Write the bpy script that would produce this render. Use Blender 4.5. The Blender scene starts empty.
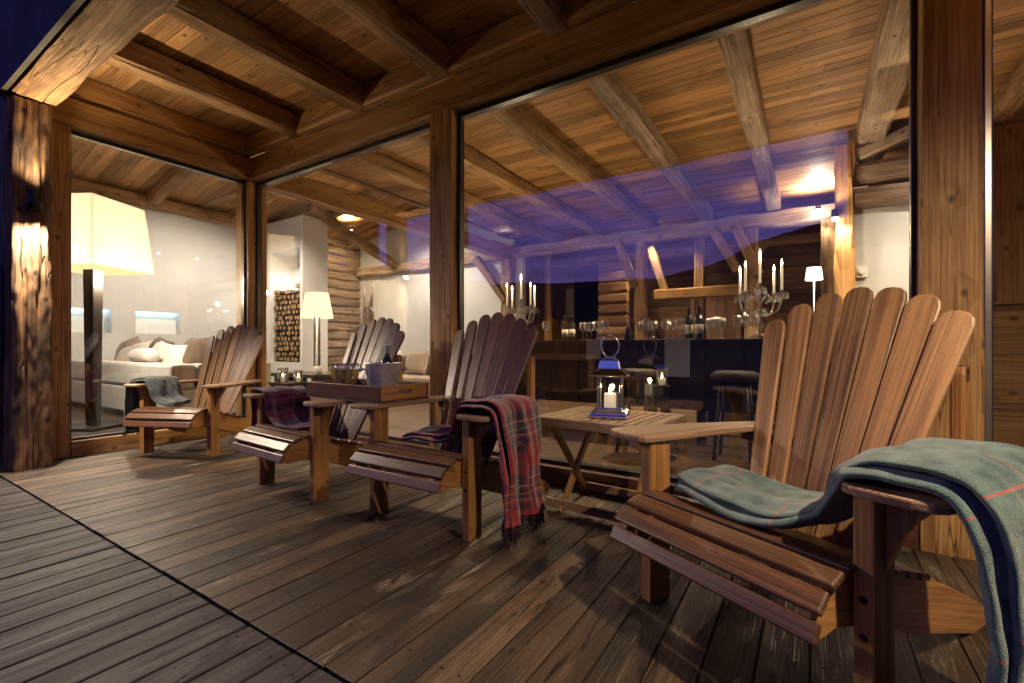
import bpy, math, random
from mathutils import Vector, Matrix, noise
R = math.radians
rnd = random.Random(7)
scene = bpy.context.scene
# ------------------------------------------------------------------ camera
H = 0.95
YAW = R(32.51)
cam_d = bpy.data.cameras.new('camera'); cam = bpy.data.objects.new('camera', cam_d)
scene.collection.objects.link(cam); scene.camera = cam
cam.location = (0, 0, H); cam.rotation_euler = (R(90), 0, YAW)
FPX = 464.5
cam_d.sensor_width = 36; cam_d.lens = 36 * FPX / 1024; cam_d.shift_y = 5.5 / 1024
cam_d.clip_start = 0.02; cam_d.clip_end = 4000
# ------------------------------------------------------------------ world: dusk sky
w = bpy.data.worlds.new("World"); scene.world = w; w.use_nodes = True
nt = w.node_tree; nt.nodes.clear()
o_ = nt.nodes.new('ShaderNodeOutputWorld'); bg = nt.nodes.new('ShaderNodeBackground')
tc = nt.nodes.new('ShaderNodeTexCoord'); sp = nt.nodes.new('ShaderNodeSeparateXYZ'); cr = nt.nodes.new('ShaderNodeValToRGB')
nt.links.new(tc.outputs['Generated'], sp.inputs[0]); nt.links.new(sp.outputs['Z'], cr.inputs[0])
els = [(0.0, (.42, .20, .34)), (.10, (.42, .25, .85)), (.24, (.22, .21, 1.0)), (.40, (.04, .10, .55)), (.75, (.008, .025, .18))]
while len(cr.color_ramp.elements) < len(els): cr.color_ramp.elements.new(.5)
for e, (p, c) in zip(cr.color_ramp.elements, els): e.position = p; e.color = (*c, 1)
WORLD_STRENGTH = 0.52
bg.inputs['Strength'].default_value = WORLD_STRENGTH
cn = nt.nodes.new('ShaderNodeTexNoise'); cm = nt.nodes.new('ShaderNodeMapping'); cm.inputs['Scale'].default_value = (2.2, 2.2, 9); nt.links.new(tc.outputs['Generated'], cm.inputs[0]); nt.links.new(cm.outputs[0], cn.inputs['Vector']); cn.inputs['Detail'].default_value = 6
cmr = nt.nodes.new('ShaderNodeMapRange'); [setattr(cmr.inputs[i], 'default_value', q) for i, q in ((1, .42), (2, .66), (3, 0), (4, .55))]; nt.links.new(cn.outputs[0], cmr.inputs[0])
cx = nt.nodes.new('ShaderNodeMix'); cx.data_type = 'RGBA'; nt.links.new(cmr.outputs[0], cx.inputs[0]); nt.links.new(cr.outputs[0], cx.inputs[6]); cx.inputs[7].default_value = (.16, .09, .30, 1)
nt.links.new(cx.outputs[2], bg.inputs['Color']); nt.links.new(bg.outputs[0], o_.inputs[0])
# ------------------------------------------------------------------ view
vs = scene.view_settings
vs.view_transform = 'Standard'; vs.look = 'None'; vs.gamma = 1; vs.use_curve_mapping = False
vs.exposure = 0.80
cy = scene.cycles
cy.use_denoising = True; cy.max_bounces = 7; cy.diffuse_bounces = 3; cy.glossy_bounces = 4
cy.transmission_bounces = 6; cy.transparent_max_bounces = 24
cy.sample_clamp_indirect = 2.5; cy.caustics_reflective = False; cy.caustics_refractive = False
cy.use_light_tree = True

WARM = (1, .74, .44); SOFT = (1, .82, .62); AMBER = (1, .79, .52); COOL = (.8, .93, 1)
def lamp(name, kind, loc, energy, col, size=.05, aim=None, spot=60, blend=.5):
    l = bpy.data.lights.new(name, kind); l.energy = energy; l.color = col
    if kind == 'AREA': l.size = size
    else: l.shadow_soft_size = size
    if kind == 'SPOT': l.spot_size = R(spot); l.spot_blend = blend
    o = bpy.data.objects.new(name, l); scene.collection.objects.link(o); o.location = loc
    if aim is not None:
        o.rotation_euler = Vector(aim).to_track_quat('-Z', 'Y').to_euler()
    return o

# ------------------------------------------------------------------ geometry helpers
def T(x=0, y=0, z=0, rz=0, rx=0, ry=0):
    return Matrix.Translation((x, y, z)) @ Matrix.Rotation(rz, 4, 'Z') @ Matrix.Rotation(ry, 4, 'Y') @ Matrix.Rotation(rx, 4, 'X')
I4 = Matrix.Identity(4)
class MB:
    def __init__(s): s.v = []; s.f = []; s.uv = []; s.r = []; s.sm = []
    def poly(s, verts, faces, M=I4, g=(1, 0, 0), smooth=False, r=None, uvs=None):
        base = len(s.v); r = rnd.random() if r is None else r
        vs_ = [Vector(p) for p in verts]; g = Vector(g).normalized()
        s.v += [tuple(M @ p) for p in vs_]
        for k, f in enumerate(faces):
            if uvs is not None: uv = uvs[k]
            else:
                n = Vector((0, 0, 0)); q = [vs_[i] for i in f]
                for i in range(len(q)):
                    a, b = q[i], q[(i + 1) % len(q)]
                    n += Vector(((a.y - b.y) * (a.z + b.z), (a.z - b.z) * (a.x + b.x), (a.x - b.x) * (a.y + b.y)))
                if n.length < 1e-12: n = Vector((0, 0, 1))
                n.normalize()
                if abs(n.dot(g)) > .9:
                    a = g.orthogonal().normalized(); b = g.cross(a); uv = [(p.dot(a), p.dot(b)) for p in q]
                else:
                    h = n.cross(g).normalized(); uv = [(p.dot(g), p.dot(h) + (.37 if abs(n.z) < .5 else 0)) for p in q]
            s.f.append([base + i for i in f]); s.uv.append(uv); s.r.append(r); s.sm.append(smooth)
        return s
    def box(s, c, d, M=I4, g=None, r=None):
        x, y, z = c; a, b, h = d[0] / 2, d[1] / 2, d[2] / 2
        if g is None: g = [(1, 0, 0), (0, 1, 0), (0, 0, 1)][max(range(3), key=lambda i: d[i])]
        v = [(x + i * a, y + j * b, z + k * h) for i, j, k in ((-1, -1, -1), (1, -1, -1), (1, 1, -1), (-1, 1, -1), (-1, -1, 1), (1, -1, 1), (1, 1, 1), (-1, 1, 1))]
        return s.poly(v, [(0, 3, 2, 1), (4, 5, 6, 7), (0, 1, 5, 4), (1, 2, 6, 5), (2, 3, 7, 6), (3, 0, 4, 7)], M, g, r=r)
    def b2(s, p, q, M=I4, g=None, r=None):
        return s.box([(p[i] + q[i]) / 2 for i in range(3)], [abs(q[i] - p[i]) for i in range(3)], M, g, r)
    def prism(s, pts, th, M=I4, g=(1, 0, 0), r=None):
        """outline in XY, extruded +-th/2 in Z"""
        n = len(pts); v = [(x, y, -th / 2) for x, y in pts] + [(x, y, th / 2) for x, y in pts]
        f = [tuple(range(n - 1, -1, -1)), tuple(range(n, 2 * n))] + [(i, (i + 1) % n, n + (i + 1) % n, n + i) for i in range(n)]
        return s.poly(v, f, M, g, r=r)
    def lathe(s, prof, M=I4, seg=16, g=(0, 0, 1), smooth=True, closed=False):
        v = []; f = []; n = len(prof)
        for rr, z in prof:
            for k in range(seg):
                a = 2 * math.pi * k / seg; v.append((rr * math.cos(a), rr * math.sin(a), z))
        for i in range(n - 1):
            for k in range(seg):
                k2 = (k + 1) % seg; f.append((i * seg + k, i * seg + k2, (i + 1) * seg + k2, (i + 1) * seg + k))
        if prof[0][0] > 1e-5: f.append(tuple(range(seg - 1, -1, -1)))
        if prof[-1][0] > 1e-5: f.append(tuple((n - 1) * seg + k for k in range(seg)))
        return s.poly(v, f, M, g, smooth)
    def tube(s, pts, rad, M=I4, seg=8, g=(1, 0, 0)):
        pts = [Vector(p) for p in pts]; n = len(pts); v = []; f = []
        rads = rad if isinstance(rad, (list, tuple)) else [rad] * n
        up = None
        for i, p in enumerate(pts):
            t = (pts[min(i + 1, n - 1)] - pts[max(i - 1, 0)])
            t = t.normalized() if t.length > 1e-9 else Vector((0, 0, 1))
            if up is None: up = t.orthogonal().normalized()
            else:
                up = up - t * up.dot(t); up = up.normalized() if up.length > 1e-6 else t.orthogonal().normalized()
            b = t.cross(up)
            for k in range(seg):
                a = 2 * math.pi * k / seg; v.append(tuple(p + (up * math.cos(a) + b * math.sin(a)) * rads[i]))
        for i in range(n - 1):
            for k in range(seg):
                k2 = (k + 1) % seg; f.append((i * seg + k, i * seg + k2, (i + 1) * seg + k2, (i + 1) * seg + k))
        f.append(tuple(range(seg - 1, -1, -1))); f.append(tuple((n - 1) * seg + k for k in range(seg)))
        return s.poly(v, f, M, g, True)
    def ball(s, c, rad, M=I4, seg=10, sc=(1, 1, 1)):
        prof = [(max(1e-6, math.sin(math.pi * i / 7)) * rad, -math.cos(math.pi * i / 7) * rad) for i in range(8)]
        return s.lathe(prof, M @ Matrix.Translation(c) @ Matrix.Diagonal((*sc, 1)), seg)
    def build(s, name, mat, parent=None, bevel=0, sub=0, loc=None):
        me = bpy.data.meshes.new(name); me.from_pydata(s.v, [], s.f)
        ul = me.uv_layers.new(name='UVMap'); at_ = me.attributes.new('rnd', 'FLOAT', 'FACE')
        li = 0; buf = []
        for uv in s.uv:
            for q in uv: buf += [q[0], q[1]]
        ul.data.foreach_set('uv', buf)
        at_.data.foreach_set('value', s.r)
        me.polygons.foreach_set('use_smooth', s.sm)
        me.materials.append(mat); me.update()
        o = bpy.data.objects.new(name, me); scene.collection.objects.link(o)
        if parent: o.parent = parent
        if loc: o.location = loc
        if bevel:
            b = o.modifiers.new('bevel', 'BEVEL'); b.width = bevel; b.segments = 2; b.limit_method = 'ANGLE'; b.angle_limit = R(40); b.harden_normals = False
        if sub:
            m = o.modifiers.new('sub', 'SUBSURF'); m.levels = sub; m.render_levels = sub
        return o
def tag(o, label=None, cat=None, group=None, kind=None):
    if label: o['label'] = label
    if cat: o['category'] = cat
    if group: o['group'] = group
    if kind: o['kind'] = kind
    return o
def thing(name, label, cat, loc=(0, 0, 0), rz=0, group=None):
    o = bpy.data.objects.new(name, None); scene.collection.objects.link(o)
    o.location = loc; o.rotation_euler = (0, 0, rz); o.empty_display_size = .1
    return tag(o, label, cat, group)
def dup(root, loc, rz=None, label=None, scale=None):
    def cp(o, par):
        c = o.copy(); scene.collection.objects.link(c)
        if par: c.parent = par
        for ch in list(o.children): cp(ch, c)
        return c
    r_ = cp(root, None); r_.location = loc
    if rz is not None: r_.rotation_euler = (0, 0, rz)
    if scale: r_.scale = (scale,) * 3
    if label: r_['label'] = label
    return r_
FV = Vector((-math.sin(YAW), math.cos(YAW), 0)); RV = Vector((math.cos(YAW), math.sin(YAW), 0))
def at(u, Y):
    d = FV + (u - 512) / FPX * RV
    return d.x * Y / d.y
def hgt(u, v, Y):
    d = FV + (u - 512) / FPX * RV
    return H + Y / d.y * (347 - v) / FPX

# ------------------------------------------------------------------ materials
def mat_new(name):
    m = bpy.data.materials.new(name); m.use_nodes = True; n = m.node_tree; n.nodes.clear(); return m, n
class N:
    def __init__(s, nt): s.t = nt
    def n(s, kind, **kw):
        x = s.t.nodes.new('ShaderNode' + kind)
        for k, v in kw.items():
            if k.startswith('i_'):
                key = k[2:].replace('_', ' ')
                x.inputs[key].default_value = v
            else: setattr(x, k, v)
        return x
    def l(s, a, b): s.t.links.new(a, b)
    def math(s, op, a, b=None, c=None, clamp=False):
        x = s.t.nodes.new('ShaderNodeMath'); x.operation = op; x.use_clamp = clamp
        for i, q in enumerate((a, b, c)):
            if q is None: continue
            if isinstance(q, (int, float)): x.inputs[i].default_value = q
            else: s.l(q, x.inputs[i])
        return x.outputs[0]
    def ramp(s, fac, els, interp='LINEAR'):
        x = s.t.nodes.new('ShaderNodeValToRGB'); r = x.color_ramp; r.interpolation = interp
        while len(r.elements) < len(els): r.elements.new(.5)
        for e, (p, c) in zip(r.elements, els):
            e.position = p; e.color = (*c, 1) if len(c) == 3 else c
        s.l(fac, x.inputs[0]); return x.outputs[0]
    def mix(s, fac, a, b, mode='MIX'):
        x = s.t.nodes.new('ShaderNodeMix'); x.data_type = 'RGBA'; x.blend_type = mode
        for sock, q in ((x.inputs[0], fac), (x.inputs[6], a), (x.inputs[7], b)):
            if isinstance(q, (int, float)): sock.default_value = q
            elif isinstance(q, tuple): sock.default_value = (*q, 1) if len(q) == 3 else q
            else: s.l(q, sock)
        return x.outputs[2]
    def maprng(s, v, a, b, c, d):
        x = s.t.nodes.new('ShaderNodeMapRange')
        for i, q in enumerate((a, b, c, d)): x.inputs[i + 1].default_value = q
        s.l(v, x.inputs[0]); return x.outputs[0]
def out(nn, sh):
    o = nn.n('OutputMaterial'); nn.l(sh, o.inputs[0])

def wood(name, dark, light, rough=.55, along=1.3, across=16, knots=.6, crack=0., var=.35, bump=.25, spec=.35, stain=0., staincol=(.02, .018, .016), coat=0., wear=0., wearcol=(.4, .33, .27), wav=10., ringw=.22):
    m, t = mat_new(name); n = N(t)
    uv = n.n('UVMap'); at_ = n.n('Attribute', attribute_name='rnd')
    off = n.n('CombineXYZ'); n.l(n.math('MULTIPLY', at_.outputs['Fac'], 71.3), off.inputs[0]); n.l(n.math('MULTIPLY', at_.outputs['Fac'], 37.7), off.inputs[1])
    add = n.n('VectorMath', operation='ADD'); n.l(uv.outputs[0], add.inputs[0]); n.l(off.outputs[0], add.inputs[1])
    def mp(sx, sy, warp=None):
        x = n.n('Mapping'); x.inputs['Scale'].default_value = (sx, sy, 1); n.l(add.outputs[0] if warp is None else warp, x.inputs[0]); return x.outputs[0]
    def noi(vec, sc=1, det=4, rough_=.55, dist=0):
        x = n.n('TexNoise', noise_dimensions='2D'); x.inputs['Scale'].default_value = sc; x.inputs['Detail'].default_value = det
        x.inputs['Roughness'].default_value = rough_; x.inputs['Distortion'].default_value = dist
        n.l(vec, x.inputs['Vector']); return x.outputs[0]
    # knots warp the grain
    vor = n.n('TexVoronoi', voronoi_dimensions='2D'); vor.inputs['Scale'].default_value = 1; vor.inputs['Randomness'].default_value = 1
    n.l(mp(4.2, 7.0), vor.inputs['Vector']); kd = vor.outputs['Distance']
    vs_ = n.n('SeparateXYZ'); n.l(vor.outputs['Color'], vs_.inputs[0]); gk = n.math('LESS_THAN', vs_.outputs[0], .12 + .16 * knots)
    kn = n.math('MULTIPLY', n.maprng(kd, .04, .13, 1, 0), gk); kwide = n.math('MULTIPLY', n.maprng(kd, .0, .5, 1, 0), gk)
    low = noi(mp(.55, 3.0), 1, 2)
    # cathedral rings
    sep = n.n('SeparateXYZ'); n.l(add.outputs[0], sep.inputs[0])
    ph = n.math('ADD', n.math('MULTIPLY', sep.outputs[1], across * 2.2), n.math('ADD', n.math('MULTIPLY', low, wav), n.math('MULTIPLY', kwide, 5 * knots)))
    ring = n.math('MULTIPLY_ADD', n.math('SINE', ph), .5, .5)
    ring = n.math('POWER', ring, 1.6)
    fine = noi(mp(along, across * 8), 1, 6, .7)
    med = noi(mp(along * .7, across * .7), 1, 4, .6)
    fine = n.maprng(fine, .38, .62, 0, 1); med = n.maprng(med, .3, .7, 0, 1)
    fac = n.math('ADD', n.math('MULTIPLY', ring, ringw), n.math('ADD', n.math('MULTIPLY', fine, .42), n.math('MULTIPLY', med, .32)))
    fac = n.maprng(fac, .16, .82, 0, 1)
    col = n.mix(fac, tuple(light), tuple(dark))
    v = n.maprng(at_.outputs['Fac'], 0, 1, 1 - var, 1 + var * .6)
    vv = n.n('CombineXYZ'); [n.l(v, vv.inputs[i]) for i in range(3)]
    col = n.mix(1.0, col, vv.outputs[0], 'MULTIPLY')
    if stain:
        st = noi(mp(1.1, 2.6), 1, 5, .62, .4); stf = n.maprng(st, .46, .66, 0, stain); col = n.mix(stf, col, staincol)
    if wear:
        w1 = noi(mp(2.2, 9), 1, 6, .75, .3); w2 = noi(mp(.8, 1.1), 1, 3)
        wf = n.math('MULTIPLY', n.maprng(w1, .56, .68, 0, 1), n.maprng(w2, .45, .6, 0, wear)); col = n.mix(wf, col, wearcol)
        sp_ = noi(mp(55, 70), 1, 2); col = n.mix(n.maprng(sp_, .66, .74, 0, wear * .8), col, tuple(c * .3 for c in dark))
    col = n.mix(n.math('MULTIPLY', kn, knots), col, tuple(c * .25 for c in dark))
    hgt_ = n.math('ADD', n.math('MULTIPLY', fine, -.6), n.math('MULTIPLY', ring, -.3))
    if crack:
        ck = noi(mp(.45, 9), 1, 3, .5, .2)
        ckf = n.maprng(n.math('ABSOLUTE', n.math('SUBTRACT', ck, .5)), 0, .012, 1, 0)
        gate = n.maprng(noi(mp(.4, 1.3), 1, 1), .5, .62, 0, 1)
        ckf = n.math('MULTIPLY', n.math('MULTIPLY', ckf, gate), crack); col = n.mix(ckf, col, tuple(c * .12 for c in dark))
        hgt_ = n.math('SUBTRACT', hgt_, n.math('MULTIPLY', ckf, 2))
    p = n.n('BsdfPrincipled'); n.l(col, p.inputs['Base Color'])
    n.l(n.maprng(fac, 0, 1, rough - .08, rough + .12), p.inputs['Roughness'])
    p.inputs['Specular IOR Level'].default_value = spec; p.inputs['Coat Weight'].default_value = coat; p.inputs['Coat Roughness'].default_value = .35
    b = n.n('Bump'); b.inputs['Strength'].default_value = bump; b.inputs['Distance'].default_value = .006; n.l(hgt_, b.inputs['Height']); n.l(b.outputs[0], p.inputs['Normal'])
    out(n, p.outputs[0]); return m

def plain(name, col, rough=.6, metal=0., spec=.5, bump=0., bscale=40, var=.0, vscale=3, sheen=0., coat=0., aniso=0):
    m, t = mat_new(name); n = N(t); p = n.n('BsdfPrincipled')
    p.inputs['Roughness'].default_value = rough; p.inputs['Metallic'].default_value = metal; p.inputs['Specular IOR Level'].default_value = spec
    p.inputs['Sheen Weight'].default_value = sheen; p.inputs['Coat Weight'].default_value = coat
    tc = n.n('TexCoord')
    no = n.n('TexNoise'); no.inputs['Scale'].default_value = vscale; no.inputs['Detail'].default_value = 5; n.l(tc.outputs['Object'], no.inputs['Vector'])
    n.l(n.mix(n.maprng(no.outputs[0], .3, .7, 0, 1), tuple(c * (1 - var) for c in col), tuple(min(1, c * (1 + var)) for c in col)), p.inputs['Base Color'])
    n.l(n.maprng(no.outputs[0], .3, .7, max(.02, rough * .88), min(1, rough * 1.12)), p.inputs['Roughness'])
    if bump:
        n2 = n.n('TexNoise'); n2.inputs['Scale'].default_value = bscale; n2.inputs['Detail'].default_value = 4; n.l(tc.outputs['Object'], n2.inputs['Vector'])
        b = n.n('Bump'); b.inputs['Strength'].default_value = bump; b.inputs['Distance'].default_value = .01; n.l(n2.outputs[0], b.inputs['Height']); n.l(b.outputs[0], p.inputs['Normal'])
    out(n, p.outputs[0]); return m
def emit(name, col, s):
    m, t = mat_new(name); n = N(t); e = n.n('Emission'); e.inputs[0].default_value = (*col, 1); e.inputs[1].default_value = s; out(n, e.outputs[0]); return m
def glass(name, tint=(1, 1, 1), r0=.04, rough=.0, gloss=(1, 1, 1), power=5., dens=0.):
    """clear pane: straight transmission with a Schlick mirror term"""
    m, t = mat_new(name); n = N(t); g = n.n('NewGeometry')
    dt = n.n('VectorMath', operation='DOT_PRODUCT'); n.l(g.outputs['Normal'], dt.inputs[0]); n.l(g.outputs['Incoming'], dt.inputs[1])
    c = n.math('ABSOLUTE', dt.outputs['Value']); k = n.math('POWER', n.math('SUBTRACT', 1, c, clamp=True), power)
    f = n.math('MULTIPLY_ADD', k, 1 - r0, r0, clamp=True)
    tr = n.n('BsdfTransparent'); tr.inputs[0].default_value = (*tint, 1)
    gl = n.n('BsdfGlossy'); gl.inputs['Roughness'].default_value = rough; gl.inputs[0].default_value = (*gloss, 1)
    mx = n.n('MixShader'); n.l(f, mx.inputs[0]); n.l(tr.outputs[0], mx.inputs[1]); n.l(gl.outputs[0], mx.inputs[2]); out(n, mx.outputs[0]); return m
def cloth(name, kind):
    m, t = mat_new(name); n = N(t); uv = n.n('UVMap'); sep = n.n('SeparateXYZ'); n.l(uv.outputs[0], sep.inputs[0]); u, v = sep.outputs[0], sep.outputs[1]
    no = n.n('TexNoise', noise_dimensions='2D'); no.inputs['Scale'].default_value = 330; no.inputs['Detail'].default_value = 3; n.l(uv.outputs[0], no.inputs['Vector'])
    n2 = n.n('TexNoise', noise_dimensions='2D'); n2.inputs['Scale'].default_value = 22; n2.inputs['Detail'].default_value = 4; n.l(uv.outputs[0], n2.inputs['Vector'])
    if kind == 'green':
        base = n.mix(n.maprng(n.math('ADD', n.math('MULTIPLY', n2.outputs[0], .5), n.math('MULTIPLY', no.outputs[0], .5)), .38, .62, 0, 1), (.030, .064, .062), (.125, .195, .18))
        def line(c, per, off, wd):
            q = n.math('FRACT', n.math('MULTIPLY_ADD', c, 1 / per, off)); return n.math('LESS_THAN', n.math('ABSOLUTE', n.math('SUBTRACT', q, .5)), wd / per)
        f = n.math('MAXIMUM', line(v, .27, .12, .0028), line(u, .27, .30, .0028))
        col = n.mix(n.math('MULTIPLY', f, .85), base, (.38, .09, .07))
    elif kind == 'tartan':
        sett = [(0, (.25, .014, .022)), (.19, (.010, .010, .024)), (.34, (.26, .016, .024)), (.37, (.5, .42, .36)), (.385, (.012, .012, .03)), (.45, (.008, .022, .018)), (.50, (.5, .4, .12)), (.51, (.014, .02, .05)), (.60, (.5, .42, .38)), (.612, (.28, .016, .025)), (.66, (.012, .016, .05)), (.78, (.30, .016, .024))]
        a = n.ramp(n.math('FRACT', n.math('MULTIPLY', u, 3.6)), sett, 'CONSTANT'); b = n.ramp(n.math('FRACT', n.math('MULTIPLY_ADD', v, 3.6, .2)), sett, 'CONSTANT')
        tw = n.math('LESS_THAN', n.math('FRACT', n.math('MULTIPLY', n.math('ADD', u, v), 160)), .5)
        col = n.mix(n.math('MULTIPLY_ADD', tw, .3, .35), a, b)
        col = n.mix(n.math('MULTIPLY', n2.outputs[0], .35), col, (.05, .03, .04))
    elif kind == 'plum':
        sett = [(0, (.10, .02, .06)), (.2, (.24, .02, .04)), (.32, (.05, .015, .05)), (.5, (.28, .02, .04)), (.56, (.10, .02, .06)), (.75, (.02, .012, .03)), (.82, (.09, .05, .07)), (.85, (.04, .012, .04))]
        col = n.ramp(n.math('FRACT', n.math('MULTIPLY', v, 7)), sett, 'CONSTANT')
    elif kind == 'grey':
        col = n.mix(n2.outputs[0], (.04, .055, .058), (.085, .11, .11))
    p = n.n('BsdfPrincipled'); n.l(col, p.inputs['Base Color']); p.inputs['Roughness'].default_value = .95; p.inputs['Specular IOR Level'].default_value = .1
    p.inputs['Sheen Weight'].default_value = .45; p.inputs['Sheen Roughness'].default_value = .5
    b = n.n('Bump'); b.inputs['Strength'].default_value = .9; b.inputs['Distance'].default_value = .004
    n.l(n.math('ADD', no.outputs[0], n.math('MULTIPLY', n2.outputs[0], 1.2)), b.inputs['Height']); n.l(b.outputs[0], p.inputs['Normal'])
    out(n, p.outputs[0]); return m
def stonemat(name):
    m, t = mat_new(name); n = N(t); tc = n.n('TexCoord')
    v = n.n('TexVoronoi'); v.inputs['Scale'].default_value = 4.5; n.l(tc.outputs['Object'], v.inputs['Vector'])
    e = n.n('TexVoronoi', feature='DISTANCE_TO_EDGE'); e.inputs['Scale'].default_value = 4.5; n.l(tc.outputs['Object'], e.inputs['Vector'])
    no = n.n('TexNoise'); no.inputs['Scale'].default_value = 14; no.inputs['Detail'].default_value = 6; n.l(tc.outputs['Object'], no.inputs['Vector'])
    col = n.mix(no.outputs[0], (.10, .095, .09), (.33, .31, .29)); col = n.mix(.35, col, n.mix(.5, v.outputs['Color'], (.25, .23, .2)), 'MULTIPLY')
    ed = n.maprng(e.outputs[0], 0, .06, 0, 1); col = n.mix(ed, (.04, .038, .035), col)
    p = n.n('BsdfPrincipled'); n.l(col, p.inputs['Base Color']); p.inputs['Roughness'].default_value = .9
    b = n.n('Bump'); b.inputs['Strength'].default_value = .9; b.inputs['Distance'].default_value = .03; n.l(n.math('ADD', ed, no.outputs[0]), b.inputs['Height']); n.l(b.outputs[0], p.inputs['Normal'])
    out(n, p.outputs[0]); return m
def ground_mat():
    m, t = mat_new('meadow'); n = N(t); tc = n.n('TexCoord'); no = n.n('TexNoise'); no.inputs['Scale'].default_value = .08; no.inputs['Detail'].default_value = 8
    n.l(tc.outputs['Object'], no.inputs['Vector']); p = n.n('BsdfPrincipled'); n.l(n.mix(no.outputs[0], (.012, .018, .012), (.035, .045, .025)), p.inputs['Base Color']); p.inputs['Roughness'].default_value = 1; out(n, p.outputs[0]); return m
M = {}
M['deck_in'] = wood('deck wood', (.036, .020, .011), (.185, .118, .072), rough=.46, knots=.8, crack=.9, var=.6, bump=.9, stain=.85, wear=.9, wearcol=(.34, .27, .20), spec=.5)
M['deck_out'] = wood('deck wood weathered', (.020, .017, .017), (.085, .074, .072), rough=.58, knots=.7, crack=.9, var=.35, bump=.7, stain=.6, wear=.5, wearcol=(.15, .13, .12), spec=.3)
M['ceil'] = wood('ceiling boards', (.20, .096, .034), (.54, .305, .13), rough=.55, across=11, knots=.9, var=.42, bump=.12, wav=6, ringw=.15)
M['beam'] = wood('pine beam', (.25, .115, .038), (.62, .36, .135), rough=.55, across=9, knots=.8, crack=.8, var=.2, bump=.3)
M['old'] = wood('old hewn timber', (.16, .085, .036), (.50, .31, .15), rough=.7, across=8, knots=.8, crack=1., var=.25, bump=.7, stain=.5, staincol=(.05, .03, .02))
M['logp'] = wood('gnarled log', (.10, .05, .022), (.34, .19, .09), rough=.75, across=5, along=1.0, knots=.9, crack=1., var=.1, bump=.9, stain=.8, staincol=(.06, .045, .035), wav=16)
M['oldgrey'] = wood('old grey timber', (.20, .13, .085), (.60, .45, .33), rough=.75, across=8, knots=.8, crack=1., var=.2, bump=.7, stain=.4, staincol=(.07, .045, .03))
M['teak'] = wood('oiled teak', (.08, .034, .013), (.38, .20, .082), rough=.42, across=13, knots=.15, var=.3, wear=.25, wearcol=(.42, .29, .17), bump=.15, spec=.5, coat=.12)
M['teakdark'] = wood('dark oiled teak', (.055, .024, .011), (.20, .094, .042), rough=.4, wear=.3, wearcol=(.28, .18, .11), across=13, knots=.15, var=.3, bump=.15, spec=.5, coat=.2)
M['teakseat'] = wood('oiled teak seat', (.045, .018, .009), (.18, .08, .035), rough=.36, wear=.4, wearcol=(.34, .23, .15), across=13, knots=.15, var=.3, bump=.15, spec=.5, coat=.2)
M['leg'] = wood('chair pine', (.19, .078, .02), (.50, .25, .078), rough=.45, across=10, knots=.6, var=.2, bump=.15, spec=.5, coat=.1)
M['armw'] = wood('worn teak', (.16, .085, .045), (.42, .27, .16), rough=.5, across=14, knots=.2, var=.2, bump=.15)
M['panel'] = wood('wall panelling', (.13, .065, .026), (.32, .18, .085), rough=.6, across=9, knots=.7, var=.3, bump=.15)
M['darkwood'] = wood('black stained wood', (.006, .005, .004), (.02, .015, .012), rough=.4, across=12, knots=.1, var=.3, bump=.1)
M['redsill'] = wood('reddish sill', (.06, .022, .014), (.15, .06, .035), rough=.45, across=10, knots=.3, var=.1, bump=.1)
M['floor'] = wood('oak floor', (.050, .032, .019), (.12, .078, .048), rough=.32, across=10, knots=.4, var=.18, bump=.05, spec=.5)
M['logend'] = plain('log ends', (.42, .25, .12), .8, var=.5, vscale=2.2, bump=.3)
M['logend'], _t = mat_new('log ends'); _n = N(_t); _tc = _n.n('TexCoord'); _sx = _n.n('SeparateXYZ'); _n.l(_tc.outputs['Object'], _sx.inputs[0])
_r = _n.math('SQRT', _n.math('ADD', _n.math('POWER', _sx.outputs[0], 2), _n.math('POWER', _sx.outputs[2], 2))); _oi = _n.n('ObjectInfo')
_rg = _n.math('MULTIPLY_ADD', _n.math('SINE', _n.math('MULTIPLY', _r, 38)), .5, .5)
_c = _n.mix(_rg, (.52, .34, .17), (.34, .20, .09)); _c = _n.mix(_n.math('MULTIPLY', _oi.outputs['Random'], .55), _c, (.16, .09, .045)); _c = _n.mix(_n.maprng(_r, .84, .90, 0, 1), _c, (.035, .022, .014))
_p = _n.n('BsdfPrincipled'); _n.l(_c, _p.inputs['Base Color']); _p.inputs['Roughness'].default_value = .85; out(_n, _p.outputs[0])
M['bark'] = plain('log bark', (.12, .07, .04), .9, var=.4, vscale=25, bump=.8)
M['plaster'] = plain('white plaster', (.62, .635, .65), .85, var=.05, vscale=2, bump=.08, bscale=25)
M['plasterw'] = plain('bright plaster', (.8, .8, .79), .85, var=.03)
M['sofa'] = plain('white linen', (.62, .60, .57), .95, sheen=.3, var=.06, bump=.15, bscale=200)
M['cushw'] = plain('white cushion cotton', (.76, .73, .70), .95, sheen=.3, bump=.15, bscale=150)
M['cushb'] = plain('brown cushion wool', (.11, .075, .05), .95, sheen=.3, bump=.2, bscale=150)
M['cusht'] = plain('taupe cushion', (.34, .27, .22), .95, sheen=.3)
M['chrome'] = plain('polished steel', (.75, .76, .78), .13, 1, var=.04, bump=.02, bscale=60)
M['zinc'] = plain('hammered zinc', (.86, .87, .9), .34, .6, var=.12, vscale=12, bump=.6, bscale=45)
M['black'] = plain('black metal', (.02, .02, .022), .4, .6)
M['rubber'] = plain('dark track', (.03, .028, .027), .35, .3)
M['alu'] = plain('aluminium frame', (.5, .45, .4), .3, .9)
M['stone'] = stonemat('fieldstone')
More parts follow.
